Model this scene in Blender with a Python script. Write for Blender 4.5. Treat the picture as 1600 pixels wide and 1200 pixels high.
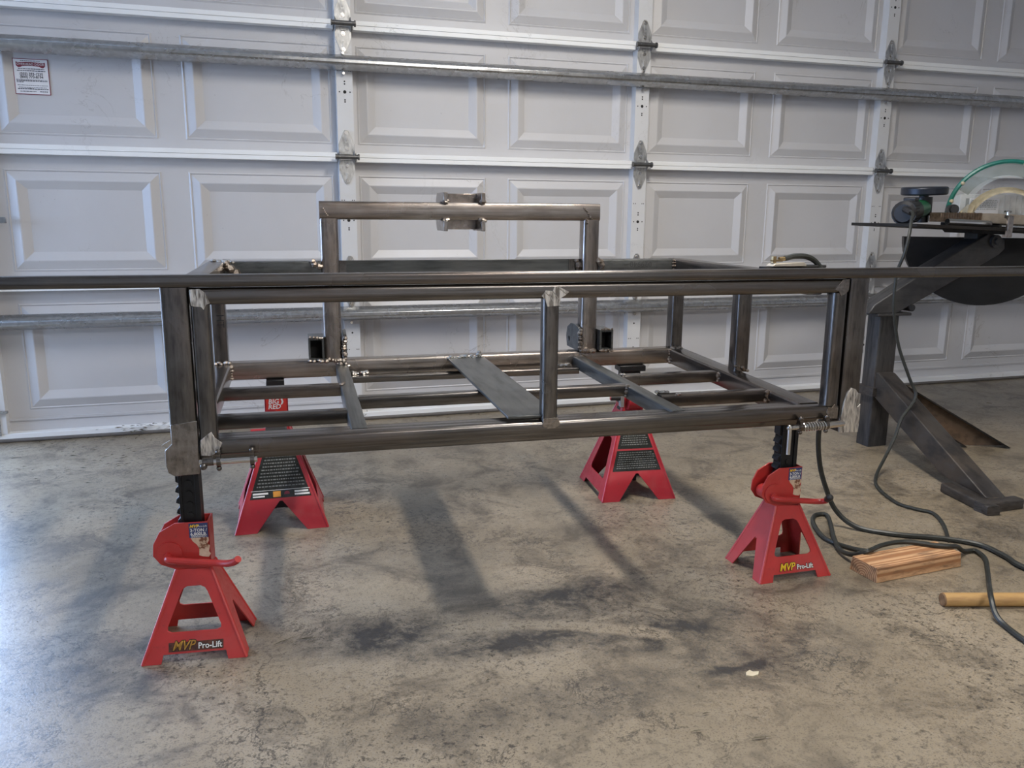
import bpy, bmesh, math, random
from mathutils import Vector, Matrix, Euler
from mathutils.geometry import tessellate_polygon

random.seed(7)
for o in list(bpy.data.objects):
    bpy.data.objects.remove(o)
SC = bpy.context.scene
COL = SC.collection

# ------------------------------------------------------------------ camera, sky, lights, exposure
cd = bpy.data.cameras.new('camera')
cam = bpy.data.objects.new('camera', cd)
COL.objects.link(cam)
SC.camera = cam
cd.sensor_fit = 'HORIZONTAL'
cd.sensor_width = 36.0
cd.lens = 36.0 * 1290.0 / 1600.0
cd.clip_start = 0.02
_r = Vector((0.9570323, -0.28988419, 0.0075057))
_u = Vector((0.05173182, 0.19614271, 0.97920981))
_f = Vector((0.28532963, 0.93674713, -0.20271115))
_m = Matrix((_r, _u, -_f)).transposed().to_4x4()
_m.translation = Vector((0.99036, -3.70078, 0.93177))
cam.matrix_world = _m

w = bpy.data.worlds.new('sky')
SC.world = w
w.use_nodes = True
_bg = w.node_tree.nodes['Background']
_bg.inputs[0].default_value = (0.43, 0.62, 1.0, 1)
_bg.inputs[1].default_value = 18.0

def area_light(name, loc, rot, sx, sy, power, col, portal=False):
    ld = bpy.data.lights.new(name, 'AREA')
    ld.shape = 'RECTANGLE'
    ld.size = sx; ld.size_y = sy
    ld.energy = power; ld.color = col
    o = bpy.data.objects.new(name, ld)
    o.location = loc; o.rotation_euler = rot
    COL.objects.link(o)
    if portal:
        ld.cycles.is_portal = True
    return o

LAMP = (2.22, -1.95, 2.66)
FILL_LAMP = (2.4, -5.3, 2.66)  # fill light added behind the camera to brighten the door
area_light('lamp_or_fill_light', (LAMP[0], LAMP[1], LAMP[2] - 0.06), (0, 0, 0), 0.12, 1.15, 64, (1.0, 0.945, 0.87))
area_light('lamp_or_fill_light', (FILL_LAMP[0], FILL_LAMP[1], FILL_LAMP[2] - 0.06), (0, 0, 0), 1.15, 0.30, 82, (1.0, 0.955, 0.90))
area_light('open_bay_daylight', (-1.505, 0.20, 1.12), (-math.pi / 2, 0, 0), 2.69, 2.24, 10, (0.6, 0.75, 1.0), True)
area_light('window_daylight', (-3.56, -1.6, 1.35), (0, -math.pi / 2, 0), 1.3, 1.8, 10, (0.6, 0.75, 1.0), True)

SC.view_settings.view_transform = 'Standard'
SC.view_settings.look = 'None'
SC.view_settings.gamma = 1.0
SC.view_settings.use_curve_mapping = False
SC.view_settings.exposure = 0.0

# ------------------------------------------------------------------ materials
def new_mat(name):
    m = bpy.data.materials.new(name)
    m.use_nodes = True
    nt = m.node_tree
    return m, nt, nt.nodes['Principled BSDF']

def N(nt, typ, **kw):
    n = nt.nodes.new(typ)
    for k, v in kw.items():
        setattr(n, k, v)
    return n

def coords(nt, scale=(1, 1, 1), kind='Object', rot=(0, 0, 0)):
    tc = N(nt, 'ShaderNodeTexCoord')
    mp = N(nt, 'ShaderNodeMapping')
    mp.inputs['Scale'].default_value = scale
    mp.inputs['Rotation'].default_value = rot
    nt.links.new(tc.outputs[kind], mp.inputs['Vector'])
    return mp.outputs['Vector']

def noise(nt, vec, scale, detail=4, rough=0.55, dist=0.0):
    n = N(nt, 'ShaderNodeTexNoise')
    n.inputs['Scale'].default_value = scale
    n.inputs['Detail'].default_value = detail
    n.inputs['Roughness'].default_value = rough
    n.inputs['Distortion'].default_value = dist
    if vec is not None:
        nt.links.new(vec, n.inputs['Vector'])
    return n.outputs['Fac']

def ramp(nt, fac, stops):
    r = N(nt, 'ShaderNodeValToRGB')
    els = r.color_ramp.elements
    while len(els) < len(stops):
        els.new(0.5)
    for e, (p, c) in zip(els, stops):
        e.position = p
        e.color = (c[0], c[1], c[2], 1) if not isinstance(c, (int, float)) else (c, c, c, 1)
    nt.links.new(fac, r.inputs['Fac'])
    return r.outputs['Color']

def mixc(nt, fac, a, b, mode='MIX'):
    m = N(nt, 'ShaderNodeMix', data_type='RGBA', blend_type=mode)
    for sock, v in ((m.inputs[0], fac), (m.inputs[6], a), (m.inputs[7], b)):
        if isinstance(v, (int, float)):
            sock.default_value = v
        elif isinstance(v, tuple):
            sock.default_value = (v[0], v[1], v[2], 1)
        else:
            nt.links.new(v, sock)
    return m.outputs[2]

def mth(nt, op, a, b=None, c=None, clamp=False):
    m = N(nt, 'ShaderNodeMath', operation=op)
    m.use_clamp = clamp
    for i, v in enumerate((a, b, c)):
        if v is None:
            continue
        if isinstance(v, (int, float)):
            m.inputs[i].default_value = v
        else:
            nt.links.new(v, m.inputs[i])
    return m.outputs[0]

def bump(nt, bsdf, h, strength, dist=0.002):
    b = N(nt, 'ShaderNodeBump')
    b.inputs['Strength'].default_value = strength
    b.inputs['Distance'].default_value = dist
    nt.links.new(h, b.inputs['Height'])
    nt.links.new(b.outputs['Normal'], bsdf.inputs['Normal'])

def simple(name, col, rough=0.5, metal=0.0, var=0.12, scale=25, bmp=0.0, coat=0.0):
    m, nt, b = new_mat(name)
    v = coords(nt)
    f = noise(nt, v, scale)
    lo = tuple(c * (1 - var) for c in col); hi = tuple(min(1, c * (1 + var)) for c in col)
    nt.links.new(ramp(nt, f, [(0.3, lo), (0.7, hi)]), b.inputs['Base Color'])
    b.inputs['Roughness'].default_value = rough
    b.inputs['Metallic'].default_value = metal
    b.inputs['Coat Weight'].default_value = coat
    if bmp:
        bump(nt, b, noise(nt, v, scale * 6), bmp)
    return m

def steel(name, dark, mid, brown, rough=(0.28, 0.5), metal=0.9):
    m, nt, b = new_mat(name)
    v = coords(nt)
    n1 = noise(nt, v, 5, 3, 0.5)
    n2 = noise(nt, v, 38, 3, 0.5)
    n3 = noise(nt, v, 2.6, 3, 0.5)
    n4 = noise(nt, v, 120, 3, 0.6)
    n5 = noise(nt, coords(nt, (5, 5, 5), 'Generated'), 1.0, 5, 0.6)
    c = ramp(nt, n1, [(0.3, dark), (0.72, mid)])
    c = mixc(nt, ramp(nt, n3, [(0.42, 0.0), (0.68, 0.75)]), c, brown)
    c = mixc(nt, ramp(nt, n2, [(0.5, 0.0), (0.8, 0.3)]), c, mid)
    c = mixc(nt, ramp(nt, n5, [(0.36, 0.65), (0.5, 0.0)]), c, tuple(x * 0.55 for x in dark))
    c = mixc(nt, ramp(nt, n5, [(0.54, 0.0), (0.72, 0.55)]), c, tuple(min(1, x * 1.35) for x in mid))
    c = mixc(nt, ramp(nt, n4, [(0.70, 0.0), (0.78, 0.5)]), c, tuple(x * 0.35 for x in dark))
    nt.links.new(c, b.inputs['Base Color'])
    nt.links.new(ramp(nt, n1, [(0.3, rough[0]), (0.75, rough[1])]), b.inputs['Roughness'])
    b.inputs['Metallic'].default_value = metal
    bump(nt, b, n2, 0.012, 0.001)
    return m

MILL = steel('mill_scale_steel', (0.125, 0.118, 0.112), (0.20, 0.187, 0.176), (0.19, 0.15, 0.128), (0.2, 0.30), 0.95)
BRUSHED = steel('cleaned_steel', (0.24, 0.215, 0.195), (0.40, 0.365, 0.335), (0.27, 0.205, 0.165), (0.2, 0.36), 0.95)
PLATE = steel('dark_flat_bar_steel', (0.085, 0.09, 0.09), (0.135, 0.14, 0.137), (0.12, 0.12, 0.116), (0.3, 0.44), 0.75)
DARKPAINT = steel('worn_dark_painted_steel', (0.045, 0.045, 0.05), (0.085, 0.082, 0.08), (0.10, 0.075, 0.055), (0.42, 0.6), 0.5)
BLACKSTEEL = steel('sooty_black_steel', (0.006, 0.006, 0.007), (0.012, 0.012, 0.012), (0.03, 0.022, 0.016), (0.45, 0.65), 0.3)
RUSTY = steel('rusty_steel', (0.10, 0.075, 0.055), (0.17, 0.125, 0.09), (0.20, 0.12, 0.07), (0.5, 0.7), 0.4)
CHROME = simple('bright_pin_steel', (0.62, 0.60, 0.57), 0.22, 1.0, 0.1)

def mk_ground():
    m, nt, b = new_mat('ground_bright_steel')
    v = coords(nt, (150, 150, 26), rot=(0.0, 0.7, 0.0))
    n = noise(nt, v, 1.0, 3, 0.6, 0.4)
    nt.links.new(ramp(nt, n, [(0.36, (0.20, 0.18, 0.16)), (0.60, (0.86, 0.82, 0.76))]), b.inputs['Base Color'])
    b.inputs['Metallic'].default_value = 0.9
    nt.links.new(ramp(nt, n, [(0.3, 0.5), (0.7, 0.28)]), b.inputs['Roughness'])
    bump(nt, b, n, 0.5, 0.003)
    return m
GROUND = mk_ground()
WELD = steel('weld_bead_steel', (0.16, 0.13, 0.11), (0.52, 0.48, 0.43), (0.26, 0.19, 0.14), (0.25, 0.5))

def mk_galv():
    m, nt, b = new_mat('galvanised_steel')
    v = coords(nt)
    vo = N(nt, 'ShaderNodeTexVoronoi')
    vo.inputs['Scale'].default_value = 70
    nt.links.new(v, vo.inputs['Vector'])
    n = noise(nt, v, 12, 4)
    c = ramp(nt, vo.outputs['Color'], [(0.2, (0.36, 0.365, 0.37)), (0.8, (0.45, 0.455, 0.46))])
    c = mixc(nt, ramp(nt, n, [(0.55, 0.0), (0.8, 0.4)]), c, (0.36, 0.35, 0.33))
    nt.links.new(c, b.inputs['Base Color'])
    b.inputs['Metallic'].default_value = 0.9
    nt.links.new(ramp(nt, n, [(0.3, 0.22), (0.7, 0.34)]), b.inputs['Roughness'])
    return m
GALV = mk_galv()
HINGEM = steel('zinc_hinge_steel', (0.34, 0.34, 0.34), (0.58, 0.58, 0.57), (0.42, 0.41, 0.39), (0.38, 0.5), 0.85)

def mk_door(name, col):
    m, nt, b = new_mat(name)
    v = coords(nt)
    n = noise(nt, v, 2.2, 5, 0.6)
    c = ramp(nt, n, [(0.3, tuple(x * 0.93 for x in col)), (0.7, col)])
    # thin dirt scuffs and specks
    n2 = noise(nt, v, 4.0, 6, 0.62, 1.2)
    d = mth(nt, 'ABSOLUTE', mth(nt, 'SUBTRACT', n2, 0.5))
    line = ramp(nt, d, [(0.0, 0.55), (0.006, 0.0)])
    gate = ramp(nt, noise(nt, v, 1.7, 2), [(0.55, 0.0), (0.68, 1.0)])
    c = mixc(nt, mixc(nt, 1.0, line, gate, 'MULTIPLY'), c, (0.22, 0.20, 0.18))
    sp = ramp(nt, noise(nt, v, 90, 2), [(0.74, 0.0), (0.80, 0.5)])
    c = mixc(nt, sp, c, (0.20, 0.18, 0.16))
    nt.links.new(c, b.inputs['Base Color'])
    b.inputs['Roughness'].default_value = 0.42
    bump(nt, b, noise(nt, v, 160, 3), 0.10, 0.001)
    return m
DOORPAINT = mk_door('grey_door_paint', (0.57, 0.563, 0.57))
RAILPAINT = mk_door('white_rail_paint', (0.88, 0.89, 0.885))
STILEPAINT = mk_door('stile_paint', (0.66, 0.66, 0.66))
HOLE = simple('dark_hole', (0.015, 0.014, 0.013), 0.8)

def mk_red(name, col):
    m, nt, b = new_mat(name)
    v = coords(nt)
    n = noise(nt, v, 14, 5, 0.65)
    c = ramp(nt, n, [(0.3, tuple(x * 0.82 for x in col)), (0.7, col)])
    n2 = noise(nt, v, 45, 5, 0.7)
    c = mixc(nt, ramp(nt, n2, [(0.62, 0.0), (0.78, 0.55)]), c, (0.10, 0.035, 0.03))
    n3 = noise(nt, v, 8, 4)
    c = mixc(nt, ramp(nt, n3, [(0.55, 0.0), (0.8, 0.25)]), c, (0.30, 0.20, 0.17))
    nt.links.new(c, b.inputs['Base Color'])
    nt.links.new(ramp(nt, n2, [(0.3, 0.30), (0.75, 0.5)]), b.inputs['Roughness'])
    b.inputs['Coat Weight'].default_value = 0.15
    return m
RED = mk_red('red_enamel', (0.53, 0.038, 0.034))
REDB = mk_red('deep_red_enamel', (0.42, 0.018, 0.030))
BLACKIRON = simple('black_cast_iron', (0.012, 0.012, 0.014), 0.38, 0.3, 0.4, 60, 0.2)
RUBBER = simple('black_rubber', (0.022, 0.022, 0.022), 0.55, 0, 0.2)
CORDM = simple('dark_cord_rubber', (0.022, 0.024, 0.021), 0.45, 0, 0.25, 60)
BLUELABEL = simple('blue_label', (0.035, 0.05, 0.16), 0.4, 0, 0.1)
TORN = None
def mk_torn():
    m, nt, b = new_mat('torn_paper_label')
    v = coords(nt)
    n = noise(nt, v, 55, 3)
    nt.links.new(ramp(nt, n, [(0.36, (0.20, 0.08, 0.04)), (0.42, (0.60, 0.43, 0.30)), (0.7, (0.72, 0.55, 0.40))]), b.inputs['Base Color'])
    b.inputs['Roughness'].default_value = 0.7
    return m
TORN = mk_torn()
WHITEPRINT = simple('white_print', (0.78, 0.78, 0.76), 0.5)
YELLOWPRINT = simple('yellow_print', (0.85, 0.55, 0.02), 0.45)
ORANGEPRINT = simple('orange_print', (0.70, 0.30, 0.04), 0.45)
BLACKPRINT = simple('black_print', (0.012, 0.012, 0.012), 0.4)
BLACKSTICKER = simple('black_sticker', (0.022, 0.024, 0.022), 0.16, 0, 0.1, 25, 0.0, 0.6)
PAPER = simple('white_paper', (0.74, 0.73, 0.74), 0.6, 0, 0.03)
MAROON = simple('maroon_print', (0.22, 0.03, 0.05), 0.6)
INK = simple('dark_ink', (0.06, 0.06, 0.08), 0.6)
GREENPL = simple('green_plastic', (0.012, 0.11, 0.045), 0.35)
TEAL = simple('teal_rim', (0.006, 0.13, 0.10), 0.35)
BLACKPL = simple('black_plastic', (0.016, 0.016, 0.018), 0.42)
TAN = simple('tan_strap', (0.42, 0.36, 0.24), 0.6, 0, 0.25, 40)
TANMETAL = simple('tan_scale_bar', (0.38, 0.32, 0.25), 0.45, 0.5, 0.2)
BRONZE = simple('bronze_ribbed', (0.16, 0.12, 0.09), 0.4, 0.6, 0.4, 80)
SEAL = simple('grey_rubber_seal', (0.14, 0.13, 0.12), 0.7)
LEAF = simple('dry_leaf', (0.11, 0.095, 0.06), 0.8, 0, 0.4, 30)

def mk_clear(name, tint, alpha):
    m, nt, b = new_mat(name)
    v = coords(nt)
    n = noise(nt, v, 14, 4)
    b.inputs['Base Color'].default_value = (*tint, 1)
    nt.links.new(ramp(nt, n, [(0.35, alpha * 0.8), (0.7, min(1, alpha * 1.25))]), b.inputs['Alpha'])
    b.inputs['Roughness'].default_value = 0.12
    return m
VISOR = mk_clear('clear_scratched_visor', (0.42, 0.46, 0.45), 0.22)
VISORGREEN = mk_clear('smoky_green_visor', (0.10, 0.135, 0.125), 0.6)
BIN = mk_clear('clear_plastic_bin', (0.72, 0.72, 0.70), 0.6)

def mk_wood(name, light, dark, stain, sc):
    m, nt, b = new_mat(name)
    v = coords(nt, sc)
    wv = N(nt, 'ShaderNodeTexWave', wave_type='RINGS', rings_direction='X')
    wv.inputs['Scale'].default_value = 1.0
    wv.inputs['Distortion'].default_value = 2.2
    wv.inputs['Detail'].default_value = 3
    nt.links.new(v, wv.inputs['Vector'])
    c = ramp(nt, wv.outputs['Fac'], [(0.15, dark), (0.75, light)])
    n = noise(nt, coords(nt, (9, 45, 45)), 1.0, 5, 0.65)
    c = mixc(nt, ramp(nt, n, [(0.50, 0.0), (0.64, 0.75)]), c, stain)
    nt.links.new(c, b.inputs['Base Color'])
    b.inputs['Roughness'].default_value = 0.62
    bump(nt, b, wv.outputs['Fac'], 0.15, 0.001)
    return m
WOOD = mk_wood('sawn_pine', (0.60, 0.36, 0.19), (0.34, 0.16, 0.07), (0.16, 0.09, 0.05), (1, 48, 48))
HANDLEWOOD = mk_wood('varnished_ash', (0.46, 0.28, 0.105), (0.36, 0.20, 0.07), (0.34, 0.19, 0.075), (2, 26, 26))

def mk_floor():
    m, nt, b = new_mat('stained_concrete')
    tc = N(nt, 'ShaderNodeTexCoord')
    P = tc.outputs['Object']
    base = ramp(nt, noise(nt, P, 1.3, 6, 0.62), [(0.28, (0.190, 0.154, 0.107)), (0.5, (0.272, 0.225, 0.160)), (0.75, (0.350, 0.294, 0.215))])
    mid = noise(nt, P, 6, 8, 0.68, 0.6)
    base = mixc(nt, ramp(nt, mid, [(0.36, 0.75), (0.50, 0.0)]), base, (0.095, 0.078, 0.058))
    base = mixc(nt, ramp(nt, mid, [(0.56, 0.0), (0.80, 0.45)]), base, (0.38, 0.335, 0.265))
    # thin worm-like crazing lines
    wr = mth(nt, 'ABSOLUTE', mth(nt, 'SUBTRACT', noise(nt, P, 11, 7, 0.70, 0.5), 0.5))
    wl_ = ramp(nt, wr, [(0.003, 0.75), (0.020, 0.0)])
    wg = ramp(nt, noise(nt, P, 4.5, 4, 0.6), [(0.46, 0.0), (0.58, 1.0)])
    base = mixc(nt, mixc(nt, 1.0, wl_, wg, 'MULTIPLY'), base, (0.045, 0.039, 0.033))
    fine = noise(nt, P, 62, 7, 0.74)
    fg = ramp(nt, noise(nt, P, 2.6, 4, 0.6), [(0.35, 0.25), (0.65, 1.0)])
    base = mixc(nt, mixc(nt, 1.0, ramp(nt, fine, [(0.38, 0.95), (0.47, 0.0)]), fg, 'MULTIPLY'), base, (0.05, 0.043, 0.036))
    base = mixc(nt, ramp(nt, fine, [(0.60, 0.0), (0.70, 0.4)]), base, (0.38, 0.35, 0.30))
    vf = noise(nt, P, 240, 3, 0.6)
    base = mixc(nt, ramp(nt, vf, [(0.36, 0.55), (0.44, 0.0)]), base, (0.055, 0.047, 0.04))
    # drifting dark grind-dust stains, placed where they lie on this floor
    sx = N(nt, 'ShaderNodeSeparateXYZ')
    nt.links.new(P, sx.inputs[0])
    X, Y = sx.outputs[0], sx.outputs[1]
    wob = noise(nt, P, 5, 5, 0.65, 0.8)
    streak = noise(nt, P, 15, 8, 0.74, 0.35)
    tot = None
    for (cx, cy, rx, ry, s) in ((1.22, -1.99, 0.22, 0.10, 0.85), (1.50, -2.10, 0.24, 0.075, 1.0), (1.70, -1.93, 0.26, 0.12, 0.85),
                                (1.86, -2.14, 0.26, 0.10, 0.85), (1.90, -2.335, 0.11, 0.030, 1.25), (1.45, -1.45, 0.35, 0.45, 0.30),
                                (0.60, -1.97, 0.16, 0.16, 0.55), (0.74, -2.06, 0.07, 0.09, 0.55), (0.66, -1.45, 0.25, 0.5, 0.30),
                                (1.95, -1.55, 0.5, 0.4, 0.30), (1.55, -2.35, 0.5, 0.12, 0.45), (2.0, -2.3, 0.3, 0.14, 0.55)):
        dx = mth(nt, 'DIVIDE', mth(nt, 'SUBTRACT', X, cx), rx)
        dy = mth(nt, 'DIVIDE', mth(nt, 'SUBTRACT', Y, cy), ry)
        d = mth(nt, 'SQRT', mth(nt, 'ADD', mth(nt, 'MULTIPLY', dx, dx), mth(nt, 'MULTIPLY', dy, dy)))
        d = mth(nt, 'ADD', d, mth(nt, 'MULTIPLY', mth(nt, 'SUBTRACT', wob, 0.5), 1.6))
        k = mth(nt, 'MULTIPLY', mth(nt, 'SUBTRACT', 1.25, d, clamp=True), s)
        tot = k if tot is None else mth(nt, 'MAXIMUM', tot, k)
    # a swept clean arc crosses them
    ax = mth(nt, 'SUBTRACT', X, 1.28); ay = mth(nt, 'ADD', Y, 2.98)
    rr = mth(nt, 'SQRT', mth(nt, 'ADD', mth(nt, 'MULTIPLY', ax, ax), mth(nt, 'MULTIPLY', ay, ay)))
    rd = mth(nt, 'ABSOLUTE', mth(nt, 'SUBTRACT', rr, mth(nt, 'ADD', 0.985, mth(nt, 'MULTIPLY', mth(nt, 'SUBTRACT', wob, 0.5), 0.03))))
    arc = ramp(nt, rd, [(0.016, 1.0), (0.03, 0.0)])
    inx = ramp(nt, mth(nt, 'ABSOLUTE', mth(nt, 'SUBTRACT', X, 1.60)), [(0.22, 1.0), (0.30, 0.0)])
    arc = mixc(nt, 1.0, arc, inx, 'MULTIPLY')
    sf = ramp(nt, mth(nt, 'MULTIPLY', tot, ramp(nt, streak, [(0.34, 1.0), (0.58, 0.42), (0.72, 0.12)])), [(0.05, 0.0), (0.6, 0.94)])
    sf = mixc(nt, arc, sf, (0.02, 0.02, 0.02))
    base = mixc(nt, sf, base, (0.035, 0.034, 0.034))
    # hairline crack
    cw = mth(nt, 'MULTIPLY', mth(nt, 'SUBTRACT', noise(nt, P, 9, 5, 0.7), 0.5), 0.16)
    cl = mth(nt, 'ABSOLUTE', mth(nt, 'ADD', mth(nt, 'SUBTRACT', X, 0.955), cw))
    ck = ramp(nt, cl, [(0.0012, 0.8), (0.003, 0.0)])
    cy_ = ramp(nt, mth(nt, 'ABSOLUTE', mth(nt, 'ADD', Y, 2.32)), [(0.28, 1.0), (0.36, 0.0)])
    base = mixc(nt, mixc(nt, 1.0, ck, cy_, 'MULTIPLY'), base, (0.05, 0.045, 0.04))
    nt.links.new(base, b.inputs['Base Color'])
    nt.links.new(ramp(nt, mid, [(0.3, 0.40), (0.7, 0.27)]), b.inputs['Roughness'])
    b.inputs['Specular IOR Level'].default_value = 0.45
    bump(nt, b, mth(nt, 'ADD', mth(nt, 'MULTIPLY', fine, 0.6), mth(nt, 'MULTIPLY', vf, 0.4)), 0.25, 0.003)
    return m
FLOOR = mk_floor()
WALL = simple('painted_drywall', (0.66, 0.65, 0.63), 0.8, 0, 0.05, 6)
CEIL = simple('ceiling_drywall', (0.66, 0.65, 0.62), 0.85, 0, 0.04, 6)
DRIVE = simple('driveway_concrete', (0.42, 0.42, 0.42), 0.8, 0, 0.1, 8)

def mk_emit(name, col, s):
    m, nt, b = new_mat(name)
    b.inputs['Emission Color'].default_value = (*col, 1)
    b.inputs['Emission Strength'].default_value = s
    return m
TUBE = mk_emit('lamp_tube_glow', (1.0, 0.9, 0.78), 3.0)

# ------------------------------------------------------------------ geometry helpers
class MB:
    """collects geometry for one mesh"""
    def __init__(self):
        self.v = []; self.f = []; self.mi = []
    def add(self, verts, faces, mi=0):
        o = len(self.v)
        self.v += [tuple(v) for v in verts]
        for f in faces:
            self.f.append(tuple(i + o for i in f)); self.mi.append(mi)
        return self
    def box(self, x0, x1, y0, y1, z0, z1, mi=0, M=None):
        vs = [Vector((x, y, z)) for z in (z0, z1) for y in (y0, y1) for x in (x0, x1)]
        if M is not None:
            vs = [M @ v for v in vs]
        return self.add(vs, [(0, 2, 3, 1), (4, 5, 7, 6), (0, 1, 5, 4), (2, 6, 7, 3), (0, 4, 6, 2), (1, 3, 7, 5)], mi)
    def prism(self, pts2, to3, thick_vec, holes=(), mi=0):
        """flat polygon (with holes) extruded along thick_vec"""
        loops = [list(pts2)] + [list(h) for h in holes]
        flat = [p for l in loops for p in l]
        tv = Vector(thick_vec)
        a = [Vector(to3(*p)) for p in flat]
        b = [p + tv for p in a]
        n = len(flat)
        tris = tessellate_polygon([[Vector((p[0], p[1], 0)) for p in l] for l in loops])
        fs = [tuple(t) for t in tris] + [tuple(i + n for i in reversed(t)) for t in tris]
        o = 0
        for l in loops:
            k = len(l)
            for i in range(k):
                j = (i + 1) % k
                fs.append((o + i, o + j, o + j + n, o + i + n))
            o += k
        return self.add(a + b, fs, mi)
    def cyl(self, p0, p1, r, n=12, r1=None, mi=0, caps=True):
        p0 = Vector(p0); p1 = Vector(p1); d = (p1 - p0).normalized()
        a = d.orthogonal().normalized(); b = d.cross(a)
        r1 = r if r1 is None else r1
        vs = []
        for p, rr in ((p0, r), (p1, r1)):
            for i in range(n):
                t = 2 * math.pi * i / n
                vs.append(p + (a * math.cos(t) + b * math.sin(t)) * rr)
        fs = [(i, (i + 1) % n, n + (i + 1) % n, n + i) for i in range(n)]
        if caps:
            fs += [tuple(reversed(range(n))), tuple(range(n, 2 * n))]
        return self.add(vs, fs, mi)
    def tube(self, p0, p1, w, h, r=0.005, up=(0, 0, 1), mi=0, seg=3, caps=True):
        """rounded rectangular bar; w across, h along up"""
        p0 = Vector(p0); p1 = Vector(p1); d = (p1 - p0).normalized()
        u = Vector(up); s = d.cross(u).normalized(); u = s.cross(d).normalized()
        prof = []
        for cx, cy, a0 in ((w / 2 - r, h / 2 - r, 0), (-w / 2 + r, h / 2 - r, 90), (-w / 2 + r, -h / 2 + r, 180), (w / 2 - r, -h / 2 + r, 270)):
            for k in range(seg + 1):
                t = math.radians(a0 + 90 * k / seg)
                prof.append((cx + r * math.cos(t), cy + r * math.sin(t)))
        n = len(prof)
        vs = [p + s * a + u * b for p in (p0, p1) for a, b in prof]
        fs = [(i, (i + 1) % n, n + (i + 1) % n, n + i) for i in range(n)]
        if caps:
            fs += [tuple(reversed(range(n))), tuple(range(n, 2 * n))]
        return self.add(vs, fs, mi)
    def hollow(self, p0, p1, w, h, t, up=(0, 0, 1), mi=0):
        """open-ended square tube"""
        p0 = Vector(p0); p1 = Vector(p1); d = (p1 - p0).normalized()
        u = Vector(up); s = d.cross(u).normalized(); u = s.cross(d).normalized()
        c = [(1, 1), (-1, 1), (-1, -1), (1, -1)]
        vs = []
        for p in (p0, p1):
            for k in (0, t):
                vs += [p + s * (a * (w / 2 - k)) + u * (b * (h / 2 - k)) for a, b in c]
        fs = []
        for i in range(4):
            j = (i + 1) % 4
            fs += [(i, j, 8 + j, 8 + i), (4 + j, 4 + i, 12 + i, 12 + j), (i, 4 + i, 4 + j, j), (8 + i, 8 + j, 12 + j, 12 + i)]
        return self.add(vs, fs, mi)
    def sphere(self, c, r, n=8, m=5, sc=(1, 1, 1), mi=0):
        c = Vector(c); vs = [c + Vector((0, 0, r * sc[2]))]
        for i in range(1, m):
            a = math.pi * i / m
            for j in range(n):
                b = 2 * math.pi * j / n
                vs.append(c + Vector((r * sc[0] * math.sin(a) * math.cos(b), r * sc[1] * math.sin(a) * math.sin(b), r * sc[2] * math.cos(a))))
        vs.append(c - Vector((0, 0, r * sc[2])))
        L = len(vs) - 1
        fs = [(0, 1 + j, 1 + (j + 1) % n) for j in range(n)]
        for i in range(m - 2):
            for j in range(n):
                a = 1 + i * n + j; b_ = 1 + i * n + (j + 1) % n
                fs.append((a, a + n, b_ + n, b_))
        fs += [(L, L - n + (j + 1) % n, L - n + j) for j in range(n)]
        return self.add(vs, fs, mi)
    def sweep(self, pts, r, n=8, sub=6, mi=0, r_end=None):
        P = [Vector(p) for p in pts]
        if sub > 1:
            Q = []
            ext = [P[0] * 2 - P[1]] + P + [P[-1] * 2 - P[-2]]
            for i in range(1, len(ext) - 2):
                a, b_, c, d = ext[i - 1:i + 3]
                for k in range(sub):
                    t = k / sub
                    Q.append(0.5 * ((2 * b_) + (c - a) * t + (2 * a - 5 * b_ + 4 * c - d) * t * t + (-a + 3 * b_ - 3 * c + d) * t ** 3))
            Q.append(P[-1]); P = Q
        d = (P[1] - P[0]).normalized(); a = d.orthogonal().normalized()
        vs = []
        for i, p in enumerate(P):
            d = (P[min(i + 1, len(P) - 1)] - P[max(i - 1, 0)]).normalized()
            a = (a - d * a.dot(d)).normalized(); b_ = d.cross(a)
            rr = r if r_end is None else r + (r_end - r) * i / (len(P) - 1)
            for j in range(n):
                t = 2 * math.pi * j / n
                vs.append(p + (a * math.cos(t) + b_ * math.sin(t)) * rr)
        fs = []
        for i in range(len(P) - 1):
            for j in range(n):
                fs.append((i * n + j, i * n + (j + 1) % n, (i + 1) * n + (j + 1) % n, (i + 1) * n + j))
        fs += [tuple(reversed(range(n))), tuple(range((len(P) - 1) * n, len(P) * n))]
        return self.add(vs, fs, mi)
    def bead(self, p0, p1, r, n):
        """a bumpy run of weld between two points"""
        p0 = Vector(p0); p1 = Vector(p1)
        for i in range(n):
            t = (i + 0.5) / n
            c = p0.lerp(p1, t) + Vector((random.uniform(-1, 1), random.uniform(-1, 1), random.uniform(-1, 1))) * r * 0.35
            k = random.uniform(0.75, 1.25)
            self.sphere(c, r * k, 7, 4, (1, 1, random.uniform(0.6, 1)))
        return self
    def mesh(self, name, mats, ang=35):
        me = bpy.data.meshes.new(name)
        me.from_pydata(self.v, [], self.f)
        for m in mats:
            me.materials.append(m)
        if len(mats) > 1:
            me.polygons.foreach_set('material_index', self.mi)
        bm = bmesh.new(); bm.from_mesh(me)
        bmesh.ops.recalc_face_normals(bm, faces=bm.faces)
        bm.to_mesh(me); bm.free()
        me.polygons.foreach_set('use_smooth', [True] * len(me.polygons))
        me.set_sharp_from_angle(angle=math.radians(ang))
        return me
    def obj(self, name, mats, parent=None, loc=(0, 0, 0), bevel=0.0, ang=35):
        if not isinstance(mats, (list, tuple)):
            mats = [mats]
        o = bpy.data.objects.new(name, self.mesh(name, mats, ang))
        COL.objects.link(o)
        if parent is not None:
            o.parent = parent
        o.location = loc
        if bevel:
            md = o.modifiers.new('edge', 'BEVEL')
            md.width = bevel; md.segments = 2; md.limit_method = 'ANGLE'; md.angle_limit = math.radians(40)
        return o

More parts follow.
